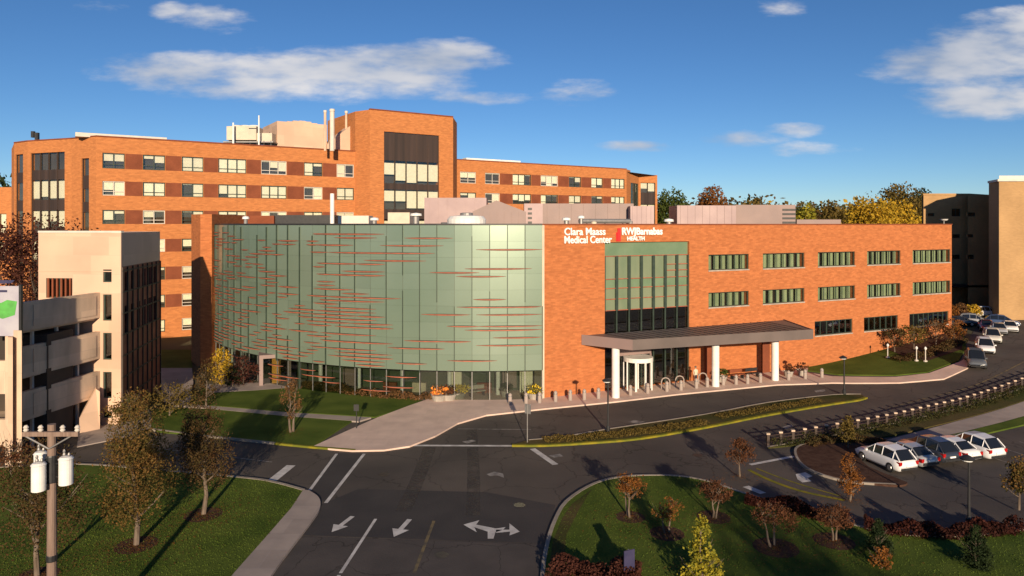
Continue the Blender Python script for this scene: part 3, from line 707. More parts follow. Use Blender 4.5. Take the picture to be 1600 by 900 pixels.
# ------------------------------------------------------------------ roof plant of the pavilion
def rbox(name, u0, u1, v0, v1, Y, dep, material, label, cat, group=None, zb=15.2, louv=0, ribs=0, gable=False):
    a = P0(u0, Y); b = P0(u1, Y); fr = frame(a, b-a); L = (b-a).length; zt = z_at(v0, Y); 
    r = empty(name, (0,0,0), label, cat, group)
    m = MB()
    if gable:
        zs = zt-(zt-zb)*.38
        A = [fr(0,0), fr(L,0), fr(L,-dep), fr(0,-dep)]; md = [fr(L*.45,0), fr(L*.45,-dep)]
        m.face([(*A[0],zb),(*A[1],zb),(*A[1],zs),(*md[0],zt),(*A[0],zs)]); m.face([(*A[0],zs),(*md[0],zt),(*md[1],zt),(*A[3],zs)]); m.face([(*md[0],zt),(*A[1],zs),(*A[2],zs),(*md[1],zt)])
        m.face([(*A[1],zb),(*A[2],zb),(*A[2],zs),(*A[1],zs)]); m.face([(*A[3],zb),(*A[0],zb),(*A[0],zs),(*A[3],zs)])
    else:
        m.obox(fr, 0, L, -dep, 0, zb, zt)
    m.build('casing', material, r)
    if ribs:
        m = MB(); k = int(L/ribs)
        for i in range(k): m.obox(fr, (i+.5)*ribs-.05, (i+.5)*ribs+.05, 0, .06, zb, (zt if not gable else zs)-.05)
        m.build('ribs', material, r)
    if louv:
        m = MB(); n = 4
        for i in range(n): m.obox(fr, L*louv, L*min(1, louv+.22), 0.0, .07, zb+(zt-zb)*(.25+i*.17), zb+(zt-zb)*(.33+i*.17))
        m.build('louver', 'black', r)
    return r
rbox('rooftop_plant_room', 663, 760, 309, 350, 92, 6, 'mauve', 'low mauve metal plant room behind the white tank on the glass building roof', 'plant room', ribs=1.2)
rbox('rooftop_plant_room', 738, 822, 313, 350, 88, 6, 'fascia', 'pinkish ribbed plant room with a low gable, on the pavilion roof', 'plant room', ribs=.9, gable=True)
rbox('rooftop_plant_room', 819, 848, 318, 350, 90, 5, 'mauve', 'narrow mauve plant unit with dark louvers beside the gabled plant room', 'plant room', louv=.2)
rbox('equipment_screen', 846, 990, 318, 350, 93, 7, 'fascia', 'long pinkish grey screen of panels behind the rooftop lettering', 'screen', ribs=1.6)
rbox('equipment_screen', 985, 1022, 322, 350, 91, 5, 'mauve', 'short ribbed screen at the right end of the long roof screen', 'screen', ribs=.6)
rbox('rooftop_air_unit', 1058, 1150, 321, 352, 96, 5, 'mauve', 'long ribbed mauve air handling unit with one dark door, on the brick wing roof', 'air unit', ribs=1.0)
rbox('rooftop_air_unit', 1150, 1243, 320, 352, 97.5, 5, 'fascia', 'smooth pinkish air handling unit with a ladder of louvers at its right end', 'air unit', louv=.78)
rbox('rooftop_air_unit', 1245, 1314, 343, 354, 98, 4, 'fascia', 'low flat pale unit at the right end of the rooftop row', 'air unit', zb=14.8)
rbox('rooftop_air_unit', 606, 640, 332, 350, 82, 3, 'cream', 'cream boxy air unit left of the sloping mauve roof plant', 'air unit')
rbox('rooftop_air_unit', 528, 576, 337, 350, 80, 2.5, 'offwhite', 'low pale air unit on the left part of the glass building roof', 'air unit')
rbox('duct_housing', 430, 520, 336, 350, 84, 3, 'black', 'long dark duct housing along the left roof edge', 'duct')
rbox('duct_housing', 345, 428, 337, 350, 88, 3, 'brick_dark', 'dark low roof curb behind the far left edge of the glass', 'duct')
r = empty('rooftop_tank', (*P0(729,76), 15.2), 'bright white round cooling tank standing on the curved building roof', 'tank')
m_ = MB(); m_.lathe((0,0,0), [(0,0),(2.05,0),(2.1,1.3),(1.8,1.65),(0,1.8)], 24); m_.build('tank_shell', 'white', r, smooth=False)
m_ = MB(); m_.lathe((0,0,1.72), [(.7,0),(.7,.25),(.5,.3)], 16); m_.build('fan_cowl', 'grey_metal', r)
r = empty('exhaust_stack', (*P0(519,74), 15.2), 'slender tall white exhaust stack near the left of the glass building roof', 'chimney')
m_ = MB(); m_.lathe((0,0,0), [(.5,0),(.3,.5),(.22,.7),(.22,4.0),(.15,4.0)], 12); m_.build('stack_pipe', 'white', r)
m_ = MB(); m_.box(-1.2,1.0,-.6,.6,0,.35); m_.build('stack_base', 'offwhite', r)
for u, v, w_, lb in ((650,333,1.2,'small tilted pale vent hood beside the white tank'),(585,340,.9,'small grey vent hood beside the cream air unit'),(885,340,.9,'small white vent above the first sign letters'),(908,337,.7,'small white vent above the middle of the sign'),(1045,342,1.0,'small cream vent left of the ribbed air unit'),(384,338,.7,'little dark vent on the far left glass roof edge'),(928,346,.6,'tiny pale vent just left of the red emblem')):
    Y = 78; q = P0(u, Y); r = empty('roof_vent', (*q, 15.2), lb, 'vent', 'vents on the pavilion roof')
    m_ = MB(); m_.lathe((0,0,0), [(w_*.3,0),(w_*.3,z_at(v,Y)-15.2-.3)], 10); m_.build('vent_pipe', 'grey_metal', r)
    m_ = MB(); m_.lathe((0,0,z_at(v,Y)-15.2-.3), [(w_*.55,0),(w_*.5,.25),(.05,.35)], 12); m_.build('vent_hood', 'white' if w_ > .65 else 'cream', r)
for (u0, u1, Y, z, rr, lb) in ((690,742,80,15.9,.3,'silver round duct running left of the white tank'),(770,842,80,15.75,.26,'silver duct running right of the white tank towards the brick wing'),(905,985,84,16.35,.28,'pale duct in front of the long roof screen'),(560,604,78,15.8,.22,'thin duct between the two small cream air units')):
    a = P0(u0, Y); b = P0(u1, Y+2); r = empty('roof_duct', (0,0,0), lb, 'duct', 'ducts on the pavilion roof')
    m_ = MB(); m_.tube((*a,z), (*b,z), rr, n=14); m_.tube((*b,z), (*b,15.2), rr, n=14); m_.build('duct_pipe', 'grey_metal', r)
    for t_ in (.15,.5,.85): c_ = a.lerp(b, t_); m_ = MB(); m_.box(c_.x-.06,c_.x+.06,c_.y-.3,c_.y+.3,15.2,z-rr+.02); m_.build('duct_support', 'black', r)
q = FR(FR.at(1481), -.5); r = tag(MB().build('roof_dish', 'white') if False else empty('roof_dish', (*q, TOP+.12), 'small white dish at the far right corner of the brick parapet', 'dish'))
m_ = MB(); m_.lathe((0,0,0), [(.06,0),(.06,.35)], 8); m_.build('bracket', 'grey_metal', r)
m_ = MB(); m_.lathe((0,0,.35), [(.5,.25),(.35,.08),(0,0)], 14); m_.build('dish', 'white', r)

# ------------------------------------------------------------------ the older hospital block behind
hb = empty('hospital_block', (0,0,0), 'large orange brick hospital block with taller central tower behind the glass building', 'building')
FL = frame((-49.9,98), (.84,.543)); FQ = frame((-9.6,128.7), (.84,.543)); FT = frame((-22.6,112), (.84,.543))
RZ = 27.7
zrows = [(25.6,23.5),(21.8,19.85),(17.9,16.0),(13.9,12.1),(10.0,8.2),(6.1,4.3),(2.6,.9)]
Lcols = [(160,195),(223,258),(284,318),(341,385),(408,448),(475,504),(526,553)]
Rcols = [(719,744),(758,781),(801,830),(845,872),(889,908),(924,942),(955,976)]
rnd = random.Random(5)
sL0 = FL.at(150); sL1 = FL.at(555)
mw = MB(); hl = []
for ri, (zt, zb) in enumerate(zrows):
    for ci, (a, b) in enumerate(Lcols):
        if ri > 3 and ci > 2: continue
        hl.append((FL.at(a), FL.at(b), zb, zt, ri))
wall(mw, FL, sL0, sL1, 0, RZ, hl, .6)
sp_ = []
for ri, (zt, zb) in enumerate(zrows[:6]):
    for ci in range(len(Lcols)-1):
        if ri > 3 and ci > 1: continue
        sp_.append((FL, FL.at(Lcols[ci][1])+.05, FL.at(Lcols[ci+1][0])-.05, -.1, .012, zb, zt))
hr = []
for ri, (zt, zb) in enumerate(zrows[:3]):
    for ci, (a, b) in enumerate(Rcols): hr.append((FQ.at(a), FQ.at(b), zb, zt, ri))
sR1 = FQ.at(979)
wall(mw, FQ, -.6, sR1, 8, RZ, hr, .6)
for ri, (zt, zb) in enumerate(zrows[:3]):
    for ci in range(1, len(Rcols)-1): sp_.append((FQ, FQ.at(Rcols[ci][1])+.05, FQ.at(Rcols[ci+1][0])-.05, -.1, .012, zb, zt))
for a_ in sp_: m_ = MB(); m_.obox(*a_); m_.build('spandrel_panel', 'brick_dark', hb)
# left chamfered end
cor = [FL(sL0,0), tuple(P0(112,96.8)), tuple(P0(43,99.9)), tuple(P0(22,102)), tuple(P0(18,110))]
def seg(i): a, b = cor[i+1], cor[i]; f = frame(a, (b[0]-a[0], b[1]-a[1])); return f, math.dist(a, b)
f0, l0 = seg(0); h0 = [(f0.at(127), f0.at(139), 4, 24.9)]; wall(mw, f0, 0, l0, 0, RZ, h0, .5)
f1, l1 = seg(1); h1 = [(f1.at(48), f1.at(101), 4, 26.0)]; wall(mw, f1, 0, l1, 0, RZ, h1, .6)
f2, l2 = seg(2); h2 = [(f2.at(24), f2.at(36), 4, 26.0)]; wall(mw, f2, 0, l2, 0, RZ, h2, .5)
f3, l3 = seg(3); wall(mw, f3, 0, l3, 0, RZ, [], .5)
# tower
TZ = 34.2; tw0, tw1 = FT.at(600), FT.at(686); tE = FT.at(708)
wall(mw, FT, 0, tE, 0, TZ, [(tw0, tw1, 8, 30.9)], 1.2)
tl = FL(sL1, 0); vface(mw, tl, FT(0,0), 0, TZ); tr_ = P0(714,127); vface(mw, FT(tE,0), tr_, 0, TZ)
tb = P0(512,124); vface(mw, (tb[0],tb[1]), tl, 20, TZ); vface(mw, tr_, (-12,134), 0, TZ)
mw.face([(*tl,TZ),(*FT(0,0),TZ),(*FT(tE,0),TZ),(*tr_,TZ),(-12,134,TZ),(tb[0],tb[1],TZ)])
# right end
re0 = FQ(sR1,0); c1 = P0(985,153.5); c2 = P0(998,158); c3 = P0(1027,160)
vface(mw, re0, c1, 8, RZ)
fe = frame(c1, c2-c1); wall(mw, fe, 0, (c2-c1).length, 8, RZ-.4, [], .3)
fe2 = frame(c2, c3-c2); le = (c3-c2).length; he = [(fe2.at(1001), fe2.at(1024), 10, 25.3)]
wall(mw, fe2, 0, le, 8, RZ-.6, he, .5); vface(mw, c3, (33,168), 8, RZ-.6)
mw.build('wall', ['brick_back','interior'], hb)
for (a, b, zb, zt, ri) in hl+[]: window(hb, FL, a+.02, b-.02, zb+.02, zt-.02, 'blind', rnd=rnd)
for (a, b, zb, zt, ri) in hr: window(hb, FQ, a+.02, b-.02, zb+.02, zt-.02, 'blind', rnd=rnd)
window(hb, fe, .15, .85*(c2-c1).length, 9, 25, 'dark', e=.03, name='stair_window')
def stackwin(fr, a, b, levels, z0, z1, tt):
    "tall glazed bay: panes with blinds between dark bands"
    pm = MB(); pm.obox(fr, a, b, -.3, -.28, z0, z1); w = pm.build('bay_window', 'glass', hb)
    bm_ = MB(); dm = MB(); n = max(1, round((b-a)/1.9))
    for (zt, zb, kind) in levels:
        if kind == 'd': dm.obox(fr, a, b, -.28, -.2, zb, zt)
        else:
            for i in range(n):
                p0 = a+(b-a)*i/n+.07; p1 = a+(b-a)*(i+1)/n-.07
                q = rnd.choice([1,1,.9,.6]); bm_.obox(fr, p0, p1, -.42, -.38, zt-(zt-zb)*q, zt)
                if kind == 'g': pass
    for i in range(n+1): x = a+(b-a)*i/n; dm.obox(fr, max(a,x-.08), min(b,x+.08), -.27, -.15, z0, z1)
    if bm_.f: bm_.build('blind', 'blind', w)
    dm.build('window_frame', 'louver', w)
stackwin(f1, h1[0][0], h1[0][1], [(23.6,22.2,'d'),(22.0,19.6,'b'),(19.4,17.9,'d'),(17.8,15.4,'b'),(15.2,13.8,'d'),(13.6,11,'b'),(10.8,9.4,'d')], 4, 26.0, 1)
stackwin(f0, h0[0][0], h0[0][1], [(22.6,20.8,'d'),(19,17.6,'d'),(15,13.6,'d')], 4, 24.9, 1)
stackwin(f2, h2[0][0], h2[0][1], [(23.4,21.9,'d'),(19.4,17.9,'d'),(15.2,13.8,'d')], 4, 26.0, 1)
stackwin(FT, tw0, tw1, [(30.8,26.3,'d'),(25.9,22.8,'b'),(22.6,21.6,'d'),(21.4,18.6,'b'),(18.4,16.8,'d'),(16.5,14,'b')], 8, 30.9, 1)
stackwin(fe2, he[0][0], he[0][1], [(25.2,23.2,'b'),(23.1,20.5,'d'),(20.3,17,'b')], 10, 25.3, 1)
cm = MB()
cm.obox(FL, sL0, sL1, -.5, .08, RZ, RZ+.18); cm.obox(FQ, -.6, sR1, -.5, .08, RZ, RZ+.18); cm.obox(FT, 0, tE, -.5, .08, TZ, TZ+.2)
for f_, l_ in (seg(0), seg(1), seg(2)): cm.obox(f_, 0, l_, -.4, .07, RZ+.003, RZ+.17)
cm.build('coping', 'brick_dark', hb)
rm = MB(); rm.face([(*p_, RZ-.5) for p_ in (cor[4], cor[3], cor[2], cor[1], cor[0], FL(sL1,0), (-12,134), (-62,132))]); rm.face([(*FQ(0,0),RZ-.5),(*re0,RZ-.5),(*c3,RZ-.7),(33,175,RZ-.5),(-20,150,RZ-.5)]); rm.build('roof', 'roof', hb)
# penthouse and a wedge whose shape stands in for a sunlit wall patch
pf = frame(P0(433,110), (.84,.543)); pl = pf.at(511)
m_ = MB(); m_.obox(pf, 0, pl, -9, 0, RZ-.5, 32.1); pth = m_.build('penthouse', 'pink', hb)
m_ = MB()
for k in range(5): m_.obox(pf, pl*.2+k*pl*.12, pl*.2+(k+1)*pl*.12, -8.9, -.05, 32.1, 32.1+.35*math.sin(math.pi*(k+.5)/5)); 
m_.build('penthouse_roof', 'pink', pth)
wf = frame(P0(511,113.5), (.84,.543)); wl = wf.at(557); q = [wf(0,0), wf(wl,0), wf(wl,-3), wf(0,-3)]
m_ = MB(); m_.raw([(*q[0],RZ-.5),(*q[1],RZ-.5),(*q[2],RZ-.5),(*q[3],RZ-.5),(*q[0],28.8),(*q[1],33.0),(*q[2],33.0),(*q[3],28.8)], [(0,1,5,4),(4,5,6,7),(1,2,6,5),(3,0,4,7),(2,3,7,6)]); m_.build('sunlit_wedge', 'pink', hb)
m_ = MB(); m_.obox(FL, FL.at(118), FL.at(262), -2.5, -1.0, RZ, RZ+.55); m_.build('roof_membrane', 'offwhite', hb)
m_ = MB(); m_.obox(FQ, FQ.at(735), FQ.at(820), -3, -1.5, RZ, RZ+.65); m_.build('roof_membrane', 'white', hb)
for u, v, r_ in ((508,172,.2),(519,170,.36),(541,173,.2)):
    Y = 108 if u < 530 else 116; q = P0(u, Y); r = empty('roof_flue', (*q, RZ-.5), {508:'thin pale flue left of the thickest flue beside the brick tower',519:'thickest pale flue between the two thin ones beside the brick tower',541:'short thin flue closest to the brick tower'}[u], 'flue', 'flues beside the brick tower')
    m_ = MB(); m_.lathe((0,0,0), [(r_,0),(r_,z_at(v,Y)-RZ+.1)], 12); m_.build('flue_pipe', 'pink' if u != 519 else 'offwhite', r); m_ = MB(); m_.lathe((0,0,z_at(v,Y)-RZ+.1), [(r_+.06,0),(r_+.06,.35),(.05,.4)], 12); m_.build('flue_cap', 'offwhite', r)
# cooling plant on the left wing's roof
Y = 108; a = P0(354,Y); b = P0(424,Y); fr = frame(a, b-a); L = (b-a).length
r = empty('rooftop_cooling_plant', (0,0,0), 'cream cooling plant on short legs on the left wing roof', 'cooling plant')
m_ = MB(); m_.obox(fr, 0, L*.66, -3, 0, 28.9, 31.0); m_.obox(fr, L*.66, L, -3, -.3, 28.7, 30.0); m_.build('casing', 'cream', r)
m_ = MB()
for k in range(7): m_.obox(fr, L*.03+k*L*.155, L*.03+k*L*.155+.18, -.5, -.3, RZ-.5, 28.8)
m_.build('support_leg', 'black', r)
m_ = MB(); m_.obox(fr, -.5, L+.3, -3.2, .1, 28.5, 28.68); m_.build('platform', 'grey_metal', r)
for k in range(3):
    q = fr(L*(.15+.2*k), -1.5); m_ = MB(); m_.lathe((*q,31.0), [(.7,0),(.75,.3),(.55,.3)], 14); m_.build('fan_cowl', 'offwhite', r)
r = empty('roof_antenna', (*P0(404.5,107), 28), 'white antenna mast with a side arm above the cooling plant', 'antenna')
m_ = MB(); m_.tube((0,0,0), (0,0,4.5), .13, .1); m_.tube((-1.8,0,2.9), (0,0,2.9), .08); m_.build('mast', 'white', r)
r = empty('roof_antenna', (*P0(364.5,107), 28), 'short white vent mast on the left end of the cooling plant', 'antenna')
m_ = MB(); m_.tube((0,0,0), (0,0,3.4), .16, .12); m_.build('mast', 'white', r)
r = empty('roof_antenna', (*P0(55,101), RZ-.5), 'dark boxy aerial on the far left roof corner', 'antenna')
m_ = MB(); m_.tube((0,0,0), (0,0,1.9), .08); m_.build('mast', 'black', r)
m_ = MB(); m_.box(-.5,-.1,-.2,.2,1.2,2.1); m_.box(.1,.5,-.2,.2,.9,1.9); m_.build('aerial_panel', 'black', r)
# annex at the far left
ax = empty('hospital_annex', (0,0,0), 'low orange brick annex at the far left edge behind the dark tree', 'building')
fa = frame(P0(-80,135), (1,.1)); la = fa.at(24); m_ = MB(); hh = [(fa.at(-40), fa.at(-15), 14, 17.5), (fa.at(0), fa.at(10), 14.2, 18.0), (fa.at(0), fa.at(10), 9, 12.5)]
wall(m_, fa, 0, la, 0, z_at(292,135), hh, .5); m_.obox(fa, 0, la, -14, -.56, 0, z_at(292,135)); m_.build('wall', ['brick_back','interior'], ax)
for h_ in hh: window(ax, fa, *h_[:4], 'blind', rnd=rnd)

# ------------------------------------------------------------------ parking garage with stair tower
gar = empty('parking_garage', (0,0,0), 'multi storey parking garage with pink stair tower at the left', 'building')
S0 = P0(190,55.9); fg = frame(P0(60,56.4), S0-P0(60,56.4)); LG = (S0-P0(60,56.4)).length; TT = 15.3
m_ = MB()
hs_ = [(fg.at(72), fg.at(113), z_at(466,56), z_at(435,56))]
wn_ = [(fg.at(161), fg.at(175.5), z_at(b_,56), z_at(a_,56)) for a_, b_ in ((421,441),(460,501),(520,562),(581,622),(643,653))]
wall(m_, fg, 0, LG, -.2, TT, hs_+wn_, .5)
fd = frame(S0, (-.20,.98)); LD = fd.at(250)
q1 = fd(LD,0); vface(m_, q1, (q1[0]-6,q1[1]), 0, TT); vface(m_, (q1[0]-6.5,q1[1]), tuple(P0(60,56.4)), 0, TT); m_.face([(*P0(60,56.4),TT-.01),(*S0,TT-.01),(*q1,TT-.01),(q1[0]-6.5,q1[1],TT-.01)])
m_.obox(fg, LG-.75, LG+.02, .004, .12, -.2, TT); m_.obox(fg, 0, LG-.75, .003, .05, 12.2, 12.27)
m_.obox(fg, 0, LG, -.3, .06, TT, TT+.16, 2)
m_.build('stair_tower', ['pink','interior','offwhite'], gar)
for k, h_ in enumerate(wn_): window(gar, fg, *h_[:4], 'dark')
w_ = window(gar, fg, *hs_[0][:4], 'dark', name='screen_window')
m_ = MB()
for k in range(6): x = hs_[0][0]+(hs_[0][1]-hs_[0][0])*(k+.3)/6; m_.obox(fg, x, x+.13, -.1, .02, hs_[0][2], hs_[0][3])
m_.build('screen_bar', 'brick_dark', w_)
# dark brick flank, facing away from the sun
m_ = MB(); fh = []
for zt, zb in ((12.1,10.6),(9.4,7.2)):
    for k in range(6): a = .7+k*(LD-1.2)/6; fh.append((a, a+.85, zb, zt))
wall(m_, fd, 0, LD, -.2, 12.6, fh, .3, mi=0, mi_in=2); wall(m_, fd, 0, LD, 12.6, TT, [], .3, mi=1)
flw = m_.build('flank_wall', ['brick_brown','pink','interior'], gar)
m_ = MB()
for k in range(9): x = LD*k/8; m_.obox(fd, max(0,x-.06), min(LD,x+.06), .003, .10, 0, 12.55)
for k in range(8): m_.obox(fd, 0, LD, .002, .07, .3+k*1.7, .42+k*1.7)
m_.build('panel_grid', 'louver', flw)
for k, h_ in enumerate(fh): 
    w_ = MB(); w_.obox(fd, h_[0], h_[1], -.2, -.17, h_[2], h_[3]); wo_ = w_.build('window', 'glass_dark', gar)
    if k % 3 != 1: w_ = MB(); w_.obox(fd, h_[0]+.1, h_[1]-.4, -.27, -.24, h_[2]+.1, h_[3]); w_.build('blind', 'blind', wo_)
# decks
SA = P0(35,48.8); SB = P0(156,56); fk = frame(SA, SB-SA); LK = (SB-SA).length
for zt, zb in ((10.55,8.55),(7.45,5.3),(4.3,2.3)):
    m_ = MB(); m_.obox(fk, 0, LK, -.35, 0, zb, zt); m_.obox(fk, .9, LK*.94, 0, .05, zb+.25, zt-.25); m_.build('parapet_wall', 'pinkgrey', gar)
for zt in (8.7,5.5,2.5,):
    m_ = MB(); m_.prism([fk(0,-.4), fk(LK,-.4), (-60,56), (-60,48)], zt-.35, zt); m_.build('deck', 'pinkgrey', gar)
for zt, zb in ((8.55,7.45),(5.3,4.3),(2.3,0)):
    for s_ in (.2,.5,.78):
        m_ = MB(); m_.obox(fk, LK*s_, LK*s_+.16, -.8, -.6, zb-2 if zb > 3 else 0, zt); m_.build('deck_column', 'offwhite', gar)
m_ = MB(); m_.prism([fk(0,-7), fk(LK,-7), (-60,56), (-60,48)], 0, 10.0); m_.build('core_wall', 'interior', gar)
m_ = MB(); m_.prism([P0(8,46.6), P0(34,46.2), P0(34,48.9), P0(10,48.9)], 0, 9.0); m_.build('corner_pier', 'pinkgrey', gar)
m_ = MB(); m_.prism([P0(12.5,46.0), P0(20,45.9), P0(20,46.7), P0(12.5,46.7)], 0, 8.6); m_.build('corner_pilaster', 'pink', gar)
f5 = frame(P0(-160,46.8), P0(9,46.8)-P0(-160,46.8)); L5 = 7.3
for zt, zb in ((6.9,4.7),(3.0,1.2),(10.2,8.9)):
    m_ = MB(); m_.obox(f5, 0, L5, -.35, 0, zb, zt); m_.build('parapet_wall', 'pinkgrey', gar)
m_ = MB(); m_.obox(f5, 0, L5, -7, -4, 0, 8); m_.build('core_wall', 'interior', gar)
# low pink wall with a sloping top at the foot of the decks
m_ = MB(); m_.raw([(*P0(124,53.5),0),(*P0(156,54.6),0),(*P0(156,54.6),3.0),(*P0(150,54.6),3.2),(*P0(124,53.5),1.2),(*P0(124,54.2),0),(*P0(156,55.3),0),(*P0(156,55.3),3.0),(*P0(150,55.3),3.2),(*P0(124,54.2),1.2)], [(0,1,2,3,4),(9,8,7,6,5),(4,3,8,9),(3,2,7,8),(0,4,9,5),(1,6,7,2)]); m_.build('low_wall', 'pink', gar)
bb = empty('banner', (0,0,0), 'white banner with a green patch hung on the garage corner', 'banner')
fb = frame(P0(-60,46.4), P0(30,46.4)-P0(-60,46.4)); lb_ = (P0(30,46.4)-P0(-60,46.4)).length
m_ = MB(); m_.obox(fb, 0, lb_, -.1, 0, z_at(525,46.4), z_at(447,46.4)); m_.build('banner_board', 'poster', bb)
m_ = MB(); m_.obox(fb, lb_, lb_+.15, -.15, .05, z_at(530,46.4), z_at(445,46.4)); m_.build('frame', 'black', bb)
m_ = MB(); q = fb.at(9); c_ = [fb(q-.9,.012), fb(q+.75,.012)]
def bp(s_, z_): k = fb(q+s_, .014); return (k[0], k[1], z_)
m_.face([bp(-1.6,10.2), bp(-.2,9.75), bp(.6,10.0), bp(.75,10.9), bp(.1,11.0), bp(-.3,10.8), bp(-1.6,10.9)]); m_.build('green_patch', 'green_blob', bb)
m_ = MB(); m_.face([bp(-1.6,12.0), bp(.4,12.1), bp(.6,12.3), bp(-1.6,12.3)]); m_.face([bp(-1.6,11.5), bp(.1,11.5), bp(.1,11.65), bp(-1.6,11.65)]); m_.build('banner_print', 'sign_blue', bb)

# ------------------------------------------------------------------ tan buildings at the right
tb_ = empty('tan_office_building', (0,0,0), 'tall plain tan brick building at the right edge of the photo', 'building')
g0 = 2.6
f6 = frame(P0(1561,97.5), (1,-.02)); m_ = MB()
tpl = [tuple(P0(1561,97.5)), f6(42,0), (112,124), (92,124), tuple(P0(1545,101.5))]
m_.prism(tpl, 0, 21.9); m_.prism([tuple(P0(1559,97.3)), f6(42,.2), (112.3,124.3), (91.5,124.3), tuple(P0(1543,101.8))], 21.9, 22.2, 1)
m_.build('wall', ['tan','offwhite'], tb_)
m_ = MB(); m_.prism([f6(4,-6), f6(40,-6), f6(40,-20), f6(26,-20)], 22.2, 23.1); m_.build('penthouse', 'offwhite', tb_)
ta = empty('tan_annex_building', (0,0,0), 'lower tan brick building half in shadow, between the pavilion end and the tall tan one', 'building')
f7 = frame(P0(1443,112), (1,0)); l7 = f7.at(1514); f8 = frame(P0(1512,109), (1,0)); m_ = MB()
h7 = [(f7.at(a), f7.at(b), z_at(d,112), z_at(c,112)) for a, b, c, d in ((1450,1460,333,338),(1487,1501,326,338),(1488,1500,366,372),(1488,1500,398,405),(1450,1460,366,371))]
h8 = [(f8.at(a), f8.at(b), z_at(d,109), z_at(c,109)) for a, b, c, d in ((1512.4,1524,332,338),(1512.4,1521,366,371),(1512.4,1522,398,405))]
wall(m_, f7, 0, l7, 0, 20.6, h7, .4); wall(m_, f8, 0, f8.at(1546), 0, 20.5, h8, .4); m_.prism([f7(.01,-.45), f7(l7+3,-.45), (95,128), (76.5,128)], 0, 20.5); m_.prism([f7(-.1,.1), f7(l7+.05,.1), (95,128.2), (76.3,128.2)], 20.6, 20.85)
vface(m_, P0(1512,112.2), P0(1512,109), 0, 20.5); m_.build('wall', ['tan','interior'], ta)
for h_ in h7: window(ta, f7, *h_[:4], 'dark')
for h_ in h8: window(ta, f8, *h_[:4], 'dark')
m_ = MB(); m_.obox(f7, .5, l7+3, .02, 3.0, 6.2, 6.5); m_.build('dock_roof', 'black', ta)

# ------------------------------------------------------------------ plants
def leaves(mb, c, rad, n, size, rnd, mi=0, clumps=14, hollow=.35, squash=1):
    cs = []
    for _ in range(clumps):
        while True:
            p = Vector((rnd.uniform(-1,1), rnd.uniform(-1,1), rnd.uniform(-1,1)))
            if hollow < p.length < 1: break
        cs.append((p, rnd.uniform(.16,.38)))
    for _ in range(n):
        p, s = cs[rnd.randrange(clumps)] if rnd.random() < .85 else (Vector((rnd.uniform(-.7,.7), rnd.uniform(-.7,.7), rnd.uniform(-.8,.8))), .3)
        q = p+Vector((rnd.gauss(0,s), rnd.gauss(0,s), rnd.gauss(0,s)*squash))*.8
        if q.length > 1.25: q *= 1.1/q.length
        w = Vector((c[0]+q.x*rad[0], c[1]+q.y*rad[1], c[2]+q.z*rad[2]))
        a = Vector((rnd.gauss(0,1), rnd.gauss(0,1), rnd.gauss(0,1))).normalized(); b = a.cross(Vector((rnd.gauss(0,1), rnd.gauss(0,1), rnd.gauss(0,1)))).normalized()
        L = size*rnd.uniform(.6,1.4)
        mb.face([w-a*L*.5, w+b*L*.32, w+a*L*.5, w-b*L*.32], mi)
def trunkmb(h, r, rnd, limbs=9, spread=1.5, top=.85, start=.3, multi=1):
    mb = MB()
    for t_ in range(multi):
        off = Vector((rnd.uniform(-.25,.25), rnd.uniform(-.2,.2), 0)) if multi > 1 else Vector((0,0,0))
        p = Vector(off); pts = [p.copy()]
        for k in range(1, 6): pts.append(off+Vector((rnd.uniform(-.04,.04)*h*.5, rnd.uniform(-.04,.04)*h*.5, h*top*k/5))+off*k*.35)
        for k in range(5): mb.tube(pts[k], pts[k+1], r*(1-k/5.6), r*(1-(k+1)/5.6), 7, caps=False)
        for _ in range(limbs):
            t = rnd.uniform(start, .95); k = min(4, int(t*5)); b = pts[k].lerp(pts[k+1], t*5-k); a = rnd.uniform(0, 6.28); ln = spread*(1.15-t)*rnd.uniform(.7,1.2)
            e = b+Vector((math.cos(a)*ln, math.sin(a)*ln, ln*rnd.uniform(.7,1.4))); m = b.lerp(e, .5)+Vector((0,0,-.06*ln))
            mb.tube(b, m, r*.38, r*.24, 5, caps=False); mb.tube(m, e, r*.24, r*.05, 5, caps=False)
            for _k in range(2):
                a2 = a+rnd.uniform(-1,1); e2 = m+Vector((math.cos(a2), math.sin(a2), 1))*ln*.4; mb.tube(m, e2, r*.14, r*.04, 4, caps=False)
    return mb
